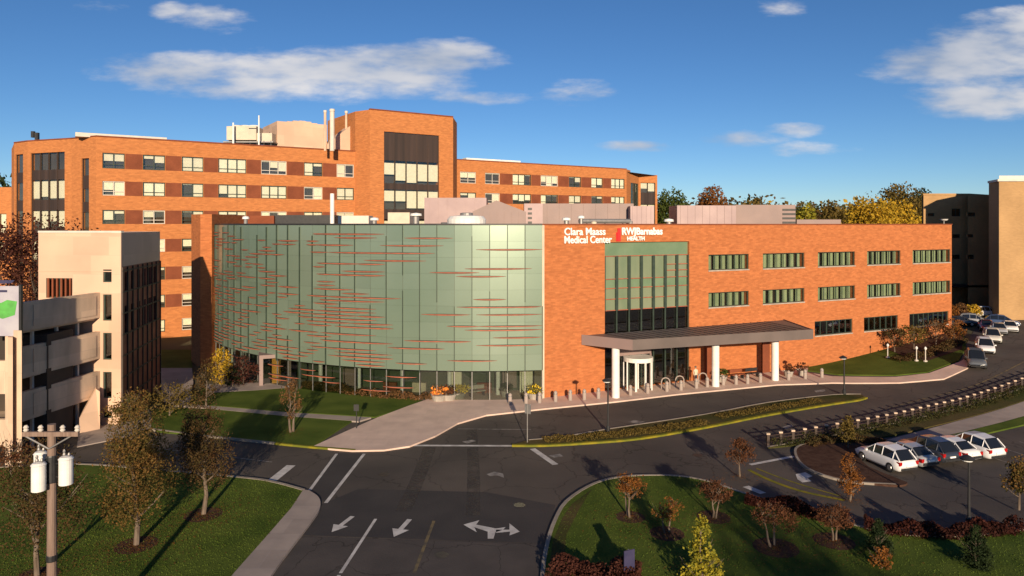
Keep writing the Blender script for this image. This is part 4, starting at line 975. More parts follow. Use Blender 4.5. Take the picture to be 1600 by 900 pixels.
def tree(name, x, y, h, w, material, label, seed, n=2600, size=.2, clear=.28, group=None, cat='tree', r=None, shape='oval', bark='bark', multi=1, mulch=0, clumps=18, zoff=.12):
    rnd = random.Random(seed); r_ = r or h*.018+.02; z = Gz(x, y)+zoff
    t = empty(name, (x, y, z), label, cat, group)
    trunkmb(h, r_, rnd, 12, w*.5, .86, clear, multi).build('trunk', bark, t, uv=False)
    cr_ = MB(); ch = h*(1-clear); cz = h*clear+ch/2
    if shape == 'oval':
        leaves(cr_, (0,0,cz-ch*.12), (w*.46,w*.46,ch*.36), int(n*.6), size, rnd, clumps=clumps, hollow=.2); leaves(cr_, (0,0,cz+ch*.16), (w*.33,w*.33,ch*.34), int(n*.4), size, rnd, clumps=clumps, hollow=.2)
    elif shape == 'round': leaves(cr_, (0,0,cz), (w*.46,w*.46,ch*.44), n, size, rnd, clumps=clumps*2, hollow=.3)
    elif shape == 'cone':
        for k in range(5): f = k/5; leaves(cr_, (0,0,h*(clear+(1-clear)*(f+.08))), (w*.5*(1-f*.85),)*2+(h*.14,), int(n*(1-f*.8)*.34), size, rnd, clumps=10, hollow=.1)
    elif shape == 'sparse': leaves(cr_, (0,0,cz), (w*.46,w*.46,ch*.46), n, size, rnd, clumps=clumps, hollow=.4, squash=.6)
    cr_.build('crown', material, t, uv=False)
    if mulch: S_(sheet('mulch_ring', [Vector((x+mulch*math.cos(a*.4488)*1.0, y+mulch*math.sin(a*.4488))) for a in range(14)], .148, 'mulch'))
    return t
def ptree(u, v, top, wpx, *a, **k):
    p = P(u, v); h = (v-top)/F*p.y; return tree(a[0], p.x, p.y, h, wpx/F*p.y, *a[1:], **k)
G1 = 'young street trees on the left lawn'
ptree(58,905,690,150, 'ornamental_tree', 'russet', 'sparse brownish olive tree behind the utility pole', 21, n=9000, size=.10, clear=.2, clumps=26, group=G1, mulch=.9)
ptree(213,856,632,112, 'ornamental_tree', 'bronze_green', 'tallest olive brown tree on the lower left lawn, right of the utility pole', 22, n=15000, size=.10, clear=.16, group=G1, mulch=1.0, clumps=26)
ptree(318,808,628,86, 'ornamental_tree', 'russet', 'smaller oval tree turning russet on the lower left lawn, nearest the side road', 23, n=11000, size=.095, clear=.2, group=G1, mulch=1.0, clumps=24)
ptree(455,678,592,34, 'young_tree', 'brown', 'slim bare brown tree on the small lawn below the glass wall', 24, n=700, size=.15, clear=.25, shape='sparse', multi=2)
ptree(322,638,566,46, 'young_tree', 'russet', 'brown twiggy tree between the forecourt and the thin path', 25, n=1100, size=.17, clear=.15)
ptree(346,606,548,40, 'young_tree', 'gold', 'golden shrub tree at the left foot of the glass wall', 26, n=1300, size=.18, clear=.1)
ptree(380,604,560,55, 'shrub', 'maroon', 'dark maroon shrub clump beside the golden tree', 27, n=1300, size=.18, clear=.05, cat='shrub')
ptree(364,606,575,30, 'shrub', 'dark_green', 'dark green shrub between the golden tree and the portal', 28, n=800, size=.16, clear=.03, cat='shrub')
ptree(265,652,600,80, 'shrub', 'olive', 'yellowing bush by the foot of the dark brick stair tower', 29, n=1400, size=.17, clear=.05, cat='shrub')
ptree(205,668,612,80, 'shrub', 'bronze_green', 'low dark green bush in front of the pink stair tower', 30, n=1400, size=.17, clear=.05, cat='shrub')
ptree(18,745,692,90, 'shrub', 'red', 'reddish bush at the garage foot on the left edge', 31, n=1200, size=.14, clear=.05, cat='shrub')
# dark red tree behind the garage
tree('maple_tree', P0(64,86).x, 86, 17.3, 12.5, 'maroon', 'big dark red maple behind the garage stair tower', 32, n=9000, size=.34, clear=.2, shape='round')
# right hand island
G2 = 'small ornamental trees on the lower right island'
ptree(985,812,742,48, 'ornamental_tree', 'orange', 'thin orange tree with two pale stems at the rounded island end', 41, n=1700, size=.09, clear=.45, shape='sparse', multi=2, group=G2, mulch=.8)
ptree(1115,812,752,52, 'ornamental_tree', 'red', 'rusty red tree near the kerb at the middle of the island', 42, n=2200, size=.09, clear=.42, shape='sparse', multi=2, group=G2, mulch=.9)
ptree(1212,860,788,66, 'ornamental_tree', 'red', 'dull red tree on the island just below the hedge', 43, n=2400, size=.085, clear=.4, shape='sparse', multi=2, group=G2, mulch=1.1)
ptree(1303,850,792,58, 'ornamental_tree', 'red', 'reddish pink tree right of the dull red one, by the hedge gap', 44, n=2300, size=.085, clear=.4, shape='sparse', multi=2, group=G2, mulch=1.0)
ptree(1042,838,782,50, 'ornamental_tree', 'orange', 'faint orange tree between the thin orange one and the yellow bush', 45, n=900, size=.085, clear=.42, shape='sparse', multi=2, group=G2, mulch=.9)
ptree(1095,925,812,70, 'ornamental_tree', 'yellow', 'bright yellow small tree at the bottom of the island', 46, n=2300, size=.13, clear=.04, shape='cone')
ptree(1372,868,815,44, 'evergreen_shrub', 'dark_green', 'dark conical evergreen left of the two on the right lawn', 47, n=4800, size=.085, clear=.04, shape='cone', cat='shrub')
ptree(1524,888,826,50, 'evergreen_shrub', 'dark_green', 'dark rounded evergreen below the black lamp post', 48, n=5600, size=.085, clear=.03, shape='cone', cat='shrub')
ptree(1378,892,858,36, 'shrub', 'orange', 'small orange brown bush at the foot of the left evergreen', 49, n=700, size=.1, clear=.05, cat='shrub')
ptree(1592,800,716,44, 'ornamental_tree', 'bronze_green', 'olive tree cut by the right edge of the photo', 50, n=1600, size=.13, clear=.25)
ptree(1156,748,690,44, 'ornamental_tree', 'red', 'red and gold tree at the tip of the yellow striped divider', 51, n=2600, size=.10, clear=.3, shape='sparse')
ptree(1328,786,712,38, 'ornamental_tree', 'orange', 'bright orange tree in front of the white parked SUV', 52, n=2000, size=.10, clear=.15, clumps=12)
ptree(1325,702,650,28, 'ornamental_tree', 'olive', 'slim yellow green tree by the fence above the planted bed', 53, n=900, size=.16, clear=.12)
for i, (u, v, tp_, w_, m_, lb) in enumerate(((1398,552,512,34,'russet','low russet tree left of the planted slope by the brick wing'),(1428,548,505,40,'olive','olive tree on the slope by the brick wing, in the middle of four'),(1462,540,500,44,'brown','brown tree on the slope before the last ground floor window'),(1490,538,496,36,'orange','orange brown tree at the end of the brick wing'),(1375,545,520,16,'red','thin reddish sapling against the brick wall'),(1338,556,525,14,'red','leftmost thin sapling against the brick wall, right of the canopy'))):
    ptree(u, v, tp_, w_, 'young_tree', m_, lb, 60+i, n=900, size=.2, clear=.2, shape='sparse')
for i, (u, v, tp_, w_, m_, lb) in enumerate(((1487,500,478,26,'orange','orange tree beside the pavilion end at the loading yard'),(1502,498,476,24,'brown','brown tree in the loading yard behind the pavilion end'),(1520,497,478,28,'gold','golden brown tree left of the far parked cars'))):
    ptree(u, v, tp_, w_, 'yard_tree', m_, lb, 70+i, n=900, size=.25, clear=.15)
# hedges and beds
def hedge(name, pts, w, h, material, label, n, size, seed, step=None):
    rnd = random.Random(seed); mb = MB(); pts = [Vector(p[:2]) for p in pts]; seglen = [(pts[i+1]-pts[i]).length for i in range(len(pts)-1)]; tot = sum(seglen)
    for _ in range(n):
        d = rnd.uniform(0, tot); i = 0
        while i < len(seglen)-1 and d > seglen[i]: d -= seglen[i]; i += 1
        p = pts[i].lerp(pts[i+1], min(1, d/seglen[i])); dr = (pts[i+1]-pts[i]).normalized(); o = rnd.uniform(-1,1)
        hh = h*(.75+.25*math.sin(p.x*2.1+seed)+.15*math.sin(p.y*3.7+p.x*5))*math.sqrt(max(0, 1-o*o*.7))
        q = p+Vector((-dr.y, dr.x))*o*w/2; c = Vector((q.x, q.y, Gz(q.x,q.y)+.12+hh*rnd.random()**.6))
        a = Vector((rnd.gauss(0,1), rnd.gauss(0,1), rnd.gauss(0,1))).normalized(); b = a.cross(Vector((rnd.gauss(0,1), rnd.gauss(0,1), rnd.gauss(0,1)))).normalized(); L = size*rnd.uniform(.6,1.4)
        mb.face([c-a*L*.5, c+b*L*.35, c+a*L*.5, c-b*L*.35])
    return tag(mb.build(name, material, uv=False), label, 'hedge')
hedge('hedge', px((1166,787),(1200,794),(1260,808),(1325,822)), 1.1, .75, 'hedge_red', 'dark red hedge on the island edge, left of the hedge gap', 5000, .12, 1)
hedge('hedge', px((1350,828),(1420,840),(1500,842),(1592,832)), 1.1, .8, 'hedge_red', 'long dark red hedge along the car park, right of the gap', 6500, .12, 2)
hedge('shrub_border', px((862,905),(900,912),(950,908),(1000,915)), 2.2, .9, 'maroon', 'dark maroon shrub border at the bottom edge of the island', 5200, .12, 3)
hedge('grass_border', px((468,606),(520,613),(580,621),(640,626),(682,625)), 1.2, .8, 'brown', 'brown ornamental grass border at the foot of the curved glass', 5200, .14, 4)
hedge('grass_border', px((1262,699),(1300,692),(1345,692),(1385,696)), 1.0, .5, 'russet', 'low dark planting in the bed in front of the parked cars', 2400, .12, 5)
hedge('grass_border', px((1205,700),(1300,686),(1400,667),(1500,643),(1600,611),(1650,595)), 1.3, .62, 'dark_hedge', 'low green planting under the long dark fence', 6500, .13, 6)
hedge('grass_border', px((850,692),(930,686),(1020,676),(1100,663)), 1.4, .32, 'olive', 'tawny grasses on the left part of the median island', 4200, .11, 7)
hedge('grass_border', px((1120,655),(1200,642),(1280,629)), 1.2, .3, 'olive', 'olive groundcover on the right part of the median island', 2500, .11, 8)
hedge('shrub_border', px((1398,566),(1440,560),(1480,545),(1500,535)), 1.8, .7, 'russet', 'russet shrubs on the slope below the brick wing', 3200, .16, 9)

lf = MB(); rnd = random.Random(33)
for (u, v, rad, n_) in ((58,905,3.6,700),(213,856,3.4,900),(318,808,3.0,700),(455,678,1.8,160),(1115,812,2.6,260),(1212,860,3,350),(1303,850,3,300),(985,812,2.4,220),(1095,925,2.6,350),(1042,838,2.4,180),(1328,786,1.4,160),(1156,748,1.8,160)):
    c = P(u, v)
    for _ in range(n_):
        a = rnd.uniform(0, 6.28); d = abs(rnd.gauss(0, rad*.6)); x = c.x+math.cos(a)*d; y = c.y+math.sin(a)*d; z = Gz(x,y)+.175+rnd.random()*.01; w = rnd.uniform(.03,.065); t_ = rnd.uniform(0,3.14); k = w*.6
        lf.face([(x+math.cos(t_)*w,y+math.sin(t_)*w,z),(x-math.sin(t_)*k,y+math.cos(t_)*k,z+.01),(x-math.cos(t_)*w,y-math.sin(t_)*w,z),(x+math.sin(t_)*k,y-math.cos(t_)*k,z+.012)], rnd.choice([0,0,1]))
tag(lf.build('fallen_leaves', ['brown','orange'], uv=False), 'fallen autumn leaves scattered on the lawns under the young trees', 'leaves', kind='stuff')
gt = MB()
for _ in range(42000):
    if rnd.random() < .55: x = rnd.uniform(-26,-9); y = rnd.uniform(30,46)
    else: x = rnd.uniform(1,30); y = rnd.uniform(31,46)
    u = 800+F*x/y; v = HV+F*H/y
    def inside(poly):
        c = False; n = len(poly); j = n-1
        for i in range(n):
            if (poly[i][1] > y) != (poly[j][1] > y) and x < (poly[j][0]-poly[i][0])*(y-poly[i][1])/(poly[j][1]-poly[i][1])+poly[i][0]: c = not c
            j = i
        return c
    if not (inside(LAWN_A) or inside(LAWN_G)): continue
    h = rnd.uniform(.015,.055); a = rnd.uniform(0,6.28); w = .03; dx = math.cos(a)*w; dy = math.sin(a)*w
    gt.face([(x-dx,y-dy,.135),(x+dx,y+dy,.135),(x+rnd.uniform(-.04,.04),y+rnd.uniform(-.04,.04),.14+h)])
tag(gt.build('grass_tufts', 'grass', uv=False), 'short uneven grass tufts across the two near lawns', 'grass', kind='stuff')

# distant trees beyond the roofs
G3 = 'trees beyond the rooftops'
def far(u, Y, top, wpx, material, label, seed, n=3600):
    p = P0(u, Y); tree('distant_tree', p.x, Y, z_at(top, Y)-Gz(p.x, Y), wpx/F*Y, material, label, seed, n=int(n*1.6), size=Y*.0036, clear=.25, group=G3, shape='round', clumps=22, zoff=0)
far(1046,190,296,66,'green','round green tree just right of the far hospital wing',80)
far(1113,205,291,50,'orange','rounded orange brown tree standing alone above the air units',81)
far(1182,215,309,44,'olive','small olive treetop between the orange tree and the yellow ones',82,2000)
far(1258,190,317,36,'yellow','small yellow treetop at the right end of the air units',83,2000)
far(1298,200,316,50,'olive','dull olive green tree left of the large golden tree',84,2400)
far(1362,165,304,78,'gold','large golden yellow tree, the left of the golden pair',85,5200)
far(1400,170,312,70,'gold','golden tree directly left of the tan annex',86,4600)
far(1408,185,289,84,'olive','tall olive tree behind the golden pair',87,4200)
far(1440,205,296,40,'dark_green','dark treetop peeping over the tan annex corner',88,2200)
wd = MB(); rnd = random.Random(9)
for k in range(150):
    u = 1030+rnd.random()*430; Y = rnd.uniform(300,420); p = P0(u, Y); leaves(wd, (p.x, p.y, 16+rnd.uniform(-12,3)), (14,10,10), 190, 2.0, rnd, rnd.choice([0,1,1,2,3,4,5]), clumps=7)
for k in range(40):
    u = -40+rnd.random()*80; Y = rnd.uniform(200,240); p = P0(u, Y); leaves(wd, (p.x, p.y, 17+rnd.uniform(-6,8)), (8,8,8), 120, 1.8, rnd, 0, clumps=7)
tag(wd.build('distant_woods', ['dark_green','olive','russet','green','gold','brown'], uv=False), 'far wooded skyline of mixed autumn trees beyond the buildings', 'woods', kind='stuff')

# trees standing behind the viewpoint, across the street; they shade the road and stand in the glass reflections
G4 = 'tall trees across the street'
rnd = random.Random(12)
ORD0 = 'first second third fourth fifth sixth seventh eighth ninth tenth eleventh twelfth'.split()
proto = None
for k, x in enumerate((-62,-50,-37,-27,-15,-3.5,10,19,33,46,58,70)):
    y = -24+rnd.uniform(-5,5); hh = rnd.uniform(.82,1.12)
    if proto is None:
        proto = tree('street_tree', x, y, 12.6, 11, 'bronze_green', 'broad tree across the street, leaves turning, number unseen', 90, n=5200, size=.42, clear=.2, group=G4, shape='round', zoff=0); t_ = proto
        proto['label'] = 'broad tree with turning leaves in the row across the street'
    else:
        t_ = copy_tree(proto); t_.location = (x, y, 0)
    t_['label'] = 'broad turning tree across the street behind the viewpoint, %s from the left' % ORD0[k]
    t_.scale = (rnd.uniform(.85,1.15),)*2+(hh,); t_.rotation_euler.z = rnd.random()*6

# ------------------------------------------------------------------ vehicles
def car(label, x, y, head, paint, kind='suv', group=None):
    z = Gz(x, y)+.035; root = empty({'suv':'parked_suv','sedan':'parked_car','pickup':'pickup_truck'}[kind], (x, y, z), label, {'suv':'SUV','sedan':'car','pickup':'pickup truck'}[kind], group)
    d = Vector((math.sin(R(head)), math.cos(R(head)))); root.rotation_euler.z = math.atan2(d.y, d.x)
    # slope pitch
    g1 = Gz(x+d.x*1.4, y+d.y*1.4); g2 = Gz(x-d.x*1.4, y-d.y*1.4); root.rotation_euler.y = -math.atan2(g1-g2, 2.8); root.scale = (.84, .89, .88)
    if kind == 'suv': body = [(-2.3,.72,.42,.75),(-2.2,.86,.3,1.02),(-1.7,.92,.26,1.08),(-.6,.93,.26,1.06),(.7,.93,.26,1.04),(1.2,.92,.26,1.0),(1.9,.88,.28,.9),(2.2,.78,.34,.74),(2.28,.66,.42,.62)]; cab = [(-2.2,.76,.60,1.02,1.08),(-1.62,.84,.64,1.07,1.62),(-.6,.86,.68,1.06,1.71),(.25,.86,.66,1.04,1.64),(1.2,.82,.64,1.0,1.05)]; wr = .36
    elif kind == 'pickup': body = [(-2.7,.86,.45,.9),(-2.6,.92,.38,1.02),(-.6,.94,.36,1.05),(.9,.94,.36,1.05),(1.6,.93,.36,1.02),(2.4,.88,.4,.92),(2.6,.8,.5,.75)]; cab = [(-.95,.84,.74,1.04,1.5),(-.8,.86,.74,1.05,1.78),(.5,.86,.74,1.05,1.8),(1.35,.83,.7,1.03,1.07)]; wr = .40
    else: body = [(-2.25,.7,.4,.68),(-2.15,.84,.28,.9),(-1.6,.89,.24,.95),(-.5,.9,.24,.95),(.8,.9,.24,.93),(1.4,.89,.24,.88),(2.0,.83,.27,.76),(2.25,.66,.36,.58)]; cab = [(-1.75,.76,.62,.93,.98),(-1.1,.8,.62,.95,1.36),(-.3,.82,.64,.95,1.44),(.4,.81,.62,.94,1.38),(1.2,.77,.6,.9,.93)]; wr = .33
    def loft(secs, f):
        vs = []; n = None
        for s_ in secs: r_ = f(s_); n = len(r_); vs += r_
        fs = [(k*n+i, k*n+(i+1)%n, (k+1)*n+(i+1)%n, (k+1)*n+i) for k in range(len(secs)-1) for i in range(n)]; fs += [tuple(range(n))[::-1], tuple(range((len(secs)-1)*n, len(secs)*n))]
        m = MB(); m.raw(vs, fs); return m
    bo = loft(body, lambda s: [(s[0],-s[1]*.94,s[2]),(s[0],-s[1],s[2]+.16),(s[0],-s[1],s[3]-.2),(s[0],-s[1]*.9,s[3]-.03),(s[0],-s[1]*.5,s[3]+.02),(s[0],s[1]*.5,s[3]+.02),(s[0],s[1]*.9,s[3]-.03),(s[0],s[1],s[3]-.2),(s[0],s[1],s[2]+.16),(s[0],s[1]*.94,s[2])])
    bo = bo.build('body', 'car_'+paint, root, smooth=True)
    cb_ = loft(cab, lambda s: [(s[0],-s[1],s[3]),(s[0],-s[2],s[4]-.06),(s[0],-s[2]*.8,s[4]),(s[0],s[2]*.8,s[4]),(s[0],s[2],s[4]-.06),(s[0],s[1],s[3])]).build('windows', 'glass_car', root)
    rf_ = MB(); top = [c for c in cab if c[4] > cab[0][4]*0+1.3]
    for a, b in zip(top[:-1], top[1:]):
        rf_.raw([(a[0],-a[2]-.02,a[4]-.07),(b[0],-b[2]-.02,b[4]-.07),(b[0],-b[2]*.8,b[4]+.03),(a[0],-a[2]*.8,a[4]+.03),(a[0],a[2]*.8,a[4]+.03),(b[0],b[2]*.8,b[4]+.03),(b[0],b[2]+.02,b[4]-.07),(a[0],a[2]+.02,a[4]-.07)], [(0,1,2,3),(3,2,5,4),(4,5,6,7)])
    for c_ in cab[1:-1]:
        for sg in (-1,1): rf_.tube((c_[0], sg*(c_[1]+.005), c_[3]), (c_[0], sg*(c_[2]+.015), c_[4]-.05), .035, n=4)
    a, b = cab[-2], cab[-1]
    for sg in (-1,1): rf_.tube((a[0], sg*a[2], a[4]-.05), (b[0], sg*b[1], b[3]), .04, n=4)
    a, b = cab[0], cab[1]
    for sg in (-1,1): rf_.tube((a[0], sg*a[1], a[3]), (b[0], sg*b[2], b[4]-.05), .05, n=4)
    rf_.build('roof', 'car_'+paint, root)
    if kind == 'pickup': m = MB(); m.box(-2.5,-1.05,-.76,.76,1.0,1.075); m.build('cargo_bed', 'black', root)
    wb = 1.38 if kind != 'pickup' else 1.7
    for wx in (-wb, wb):
        for sg in (-1,1):
            m = MB(); m.tube((wx, sg*.70, wr), (wx, sg*.93, wr), wr, n=18); w_ = m.build('wheel', 'rubber', root)
            m = MB(); m.tube((wx, sg*.90, wr), (wx, sg*.945, wr), wr*.62, wr*.55, n=12); m.build('rim', 'rim', w_)
    xr, xf = body[1][0]-.05, body[-2][0]+.03
    for sg in (-1,1):
        m = MB(); m.box(xr-.04, xr+.25, sg*.74-.12, sg*.74+.12, body[1][3]-.32, body[1][3]-.06); m.build('taillight', 'lamp_red', root)
        m = MB(); m.box(xf-.3, xf+.03, sg*.62-.15, sg*.62+.15, body[-2][3]-.22, body[-2][3]-.08); m.build('headlight', 'lamp_clear', root)
    m = MB(); m.box(body[0][0]-.04, body[0][0]+.15, -.72, .72, .36, .52); m.build('bumper', 'black', root); m = MB(); m.box(body[-1][0]-.15, body[-1][0]+.04, -.64, .64, .38, .54); m.build('bumper', 'black', root)
    m = MB(); m.box(body[0][0]-.06, body[0][0], -.26, .26, .62, .74); m.build('licence_plate', 'sign_white', root)
    for sg in (-1,1): m = MB(); m.box(.78,.95, sg*.98-.09, sg*.98+.09, .98,1.12); m.build('mirror', 'car_'+paint, root)
    return root
c0 = Vector((24.7,46.6)); sd = Vector((.957,.29)); hd = math.degrees(math.atan2(-.29,.957))
G5 = 'cars parked in the lower right car park'
for k, (pt, kd, lb) in enumerate((('white','suv','white SUV nearest the planted bed, first of the parked row'),('silver','sedan','silver grey sedan between the white SUV and the dark car'),('dark','suv','dark navy SUV in the middle of the parked row'),('white','sedan','white sedan second from the right end of the parked row'),('white','suv','white SUV at the right end of the parked row'))):
    p = c0+sd*(0,2.05,3.95,5.8,7.7)[k]; car(lb, p.x, p.y+(0,.3,.5,.4,.2)[k], hd, pt, kd, G5)
G6 = 'vehicles parked along the upper kerb'
for (u, v, pt, kd, lb) in ((1524,576,'grey','pickup','dark grey pickup at the front of the kerbside line'),(1539,556,'white','suv','white SUV right behind the grey pickup'),(1550,540,'cream','suv','pale SUV third in the kerbside line'),(1560,527,'silver','sedan','silver sedan fourth in the kerbside line'),(1577,524,'white','sedan','white car parked beyond the line, near the tan building'),(1541,522,'maroon','sedan','maroon car in the yard behind the kerbside line')):
    p = P(u, v-6); car(lb, p.x, p.y, 208, pt, kd, G6)
for (u, v, pt, kd, lb) in ((1502,512,'dark','sedan','dark car in the yard behind the trees'),(1522,511,'silver','suv','grey SUV in the yard left of the kerbside line'),(1566,513,'blue','suv','blue SUV parked against the tan building')):
    p = P(u, v-3); car(lb, p.x, p.y, 120, pt, kd)
p = P0(1540,101); r = car('white panel van standing at the dark loading dock', p.x, p.y, 95, 'white', 'suv')

# ------------------------------------------------------------------ street furniture
def bar(name, m, parent, a, b, r, mat_, n=8, r1=None): mb_ = MB(); mb_.tube(a, b, r, r1, n); return mb_.build(name, mat_, parent)
q = P0(81,24.2); up = empty('utility_pole', (q.x, q.y, .12), 'weathered wooden utility pole with crossarm and three white transformers', 'utility pole')
bar('pole', 0, up, (0,0,0), (0,0,9.0), .17, 'pole_wood', 12, .13)
m_ = MB(); m_.box(-.95,.95,-.06,.06,8.65,8.8); ca = m_.build('crossarm', 'pole_wood', up); ca.rotation_euler.y = R(6); ca.location = (.1,-.2,0); ca.rotation_euler.y = 0
m_ = MB(); m_.tube((-.8,-.2,8.66), (0,-.16,8.2), .03, n=5); m_.tube((.8,-.2,8.66), (0,-.16,8.2), .03, n=5); m_.build('brace', 'grey_metal', up)
for x in (-.85,-.35,.4,.9):
    m_ = MB(); m_.lathe((x+.1,-.2,8.8), [(.05,0),(.09,.05),(.06,.1),(.09,.15),(.04,.22)], 10); m_.build('insulator', 'offwhite', up)
for (x, y, z, r_) in ((-.47,.12,7.05,.2),(-.17,-.42,6.85,.22),(.55,-.1,6.95,.22)):
    m_ = MB(); m_.lathe((x,y,z), [(0,0),(r_,.03),(r_,.88),(r_+.02,.9),(r_*.8,.97),(0,1.0)], 20); tr1 = m_.build('transformer', 'white', up)
    m_ = MB(); m_.lathe((x-.06,y,z+.98), [(.045,0),(.06,.06),(.035,.12),(.05,.18),(.02,.24)], 8); m_.lathe((x+.1,y,z+.98), [(.035,0),(.05,.06),(.03,.12)], 8); m_.build('bushing', 'grey_metal', tr1)
    m_ = MB(); m_.tube((x*.3,y*.3,z+.25), (x,y,z+.25), .03, n=5); m_.tube((x*.3,y*.3,z+.7), (x,y,z+.7), .03, n=5); m_.build('bracket', 'black', tr1)
m_ = MB(); m_.lathe((0,0,7.0), [(.16,0),(.17,.04),(.17,.9),(.16,.94)], 12); m_.build('pole_band', 'black', up)
m_ = MB(); m_.lathe((0,0,4.3), [(.165,0),(.175,.02),(.175,.2),(.165,.22)], 12); m_.build('pole_band', 'black', up)
# overhead wires drooping towards the next pole, out of the frame
def lamp(u, vb, h, label, kind=0):
    q = P(u, vb); r = empty('street_lamp', (q.x, q.y, Gz(*q)+.12), label, 'street lamp', 'black lamp posts')
    m_ = MB(); m_.lathe((0,0,0), [(.16,0),(.16,.35),(.075,.5),(.055,h-.3)], 10); m_.build('post', 'black', r)
    m_ = MB(); m_.tube((0,0,h-.3), (-.35,0,h-.18), .035, n=6); m_.build('arm', 'black', r)
    m_ = MB(); m_.lathe((-.1,0,h-.28), [(.05,.0),(.34,.05),(.36,.12),(.2,.22),(.04,.3)], 14); hd_ = m_.build('lamp_head', 'black', r)
    m_ = MB(); m_.lathe((-.1,0,h-.30), [(0,0),(.26,0),(.26,.05)], 14); m_.build('lens', 'lamp_clear', hd_)
lamp(950,677,4.1,'black lamp post on the median island in front of the entrance')
lamp(1319,618,3.6,'black lamp post at the right tip of the median island, by the drop off lane')
lamp(1514,824,3.7,'black lamp post standing in the dark red hedge by the car park')
def signpost(u, vb, h, w, hh, mt, label, post='grey_metal', name='street_sign', th=.04, rz=0):
    q = P(u, vb); r = empty(name, (q.x, q.y, Gz(*q)+.1), label, 'sign', rz=rz)
    m_ = MB(); m_.tube((0,0,0), (0,0,h), .04 if w < .7 else .07, n=8); m_.build('post', post, r)
    m_ = MB(); m_.box(-w/2, w/2, -.04-th, -.04, h-hh, h); m_.build('sign_panel', mt, r); return r
signpost(824,694,2.8,.5,.7,'grey_metal','grey sign seen from behind at the left tip of the median island', rz=R(150))
signpost(557,672,1.9,.4,.5,'black','small dark sign on the lawn beside the plaza walk', post='black')
r = signpost(982,915,1.5,.55,.95,'sign_blue','small blue violet sign among the maroon shrubs at the bottom', rz=R(25))
# bollards with hooped lights along the drop off kerb
G7 = 'bollards along the drop off kerb'
bo = None
ORD = 'first second third fourth fifth sixth seventh eighth ninth tenth eleventh twelfth thirteenth fourteenth fifteenth sixteenth seventeenth eighteenth nineteenth twentieth'.split()
for bi, (u, v) in enumerate(((797,634),(822,633),(843,632),(868,630),(891,628),(913,627),(935,625),(985,620),(1012,617),(1042,614),(1064,612),(1088,609),(1105,607),(1130,604),(1150,603),(1168,602),(1188,600),(1232,596),(1258,594),(1284,592))):
    q = P(u, v)
    if bo is None:
        bo = empty('bollard', (q.x, q.y, Gz(*q)+.15), 'pale domed concrete bollard in the row along the drop off kerb', 'bollard', G7)
        m_ = MB(); m_.lathe((0,0,0), [(.17,0),(.17,.78),(.14,.88),(.07,.95),(0,.97)], 14); m_.build('bollard_body', 'concrete', bo, smooth=False)
        m_ = MB(); m_.lathe((0,0,.66), [(.176,0),(.18,.02),(.18,.07),(.176,.09)], 14); m_.build('reflective_band', 'grey_metal', bo); c = bo
    else: c = copy_tree(bo); c.location = (q.x, q.y, Gz(*q)+.15)
    c['label'] = 'pale domed bollard, %s from the left in the row along the drop off kerb' % ORD[bi]
for (u, v, lb) in ((1040,610,'left of the two pale looped bike racks by the revolving door'),(1062,607,'right of the two pale looped bike racks by the revolving door'),(1098,602,'looped bike rack closest to the middle canopy column')):
    q = P(u, v); r = empty('bike_rack', (q.x, q.y, .15), lb, 'bike rack', 'bike racks under the canopy'); m_ = MB(); pts = [(-.4,0,0),(-.4,0,.75),(-.28,0,.98),(0,0,1.08),(.28,0,.98),(.4,0,.75),(.4,0,0)]
    for a, b in zip(pts[:-1], pts[1:]): m_.tube(a, b, .06, n=8)
    m_.build('rack_loop', 'concrete', r)
# planters with flowers on the plaza
def planter(u, v, s, fl, label, seed):
    q = P(u, v); r = empty('flower_planter', (q.x, q.y, .15), label, 'planter', 'planters on the plaza'); rnd = random.Random(seed)
    m_ = MB(); m_.lathe((0,0,0), [(.0,0),(.34*s,0),(.45*s,.5),(.48*s,.55),(.42*s,.55),(.4*s,.45),(0,.45)], 16); m_.build('pot', 'stone', r)
    m_ = MB(); leaves(m_, (0,0,.85), (.55*s,.55*s,.4), 320, .16, rnd, 0, clumps=8, hollow=.1); m_.build('flowers', fl, r, uv=False)
planter(686,628,1.6,'orange_fl','stone planter of orange flowers at the left end of the plaza',1); planter(701,627,1.6,'red','stone planter of red flowers beside the orange one',2)
planter(716,624,1.7,'yellow_fl','stone planter of yellow flowers right of the red ones',3); planter(836,625,1.6,'yellow_fl','yellow flower planter at the corner of the brick wing',4)
planter(790,622,1.0,'green','green leafy planter midway along the glass wall',5); planter(1127,598,1.3,'green','leafy green planter behind the middle canopy column',6)
planter(1253,588,1.2,'red','red planter near the right end of the canopy',7); planter(1232,590,1.1,'red','red planter just outside the last canopy column',8)
# cafe umbrella shapes: low yellow benches in front of the glass
for (u, v, mt, lb) in ((745,621,'stone','pale bench on the plaza between the flower planters'),(1152,594,'brick_dark','dark wooden bench against the brick wall under the canopy'),(1176,592,'black','dark metal bench beside the wooden one under the canopy')):
    q = P(u, v); r = empty('bench', (q.x, q.y, .15), lb, 'bench', rz=math.atan2(.417,.909)); m_ = MB(); m_.box(-.8,.8,-.22,.22,.42,.5); m_.build('seat', mt, r)
    m_ = MB(); m_.box(-.8,.8,.18,.24,.6,.95); m_.build('backrest', mt, r)
    for x in (-.7,.62): m_ = MB(); m_.box(x,x+.08,-.2,.24,0,.42); m_.build('leg', 'black', r)
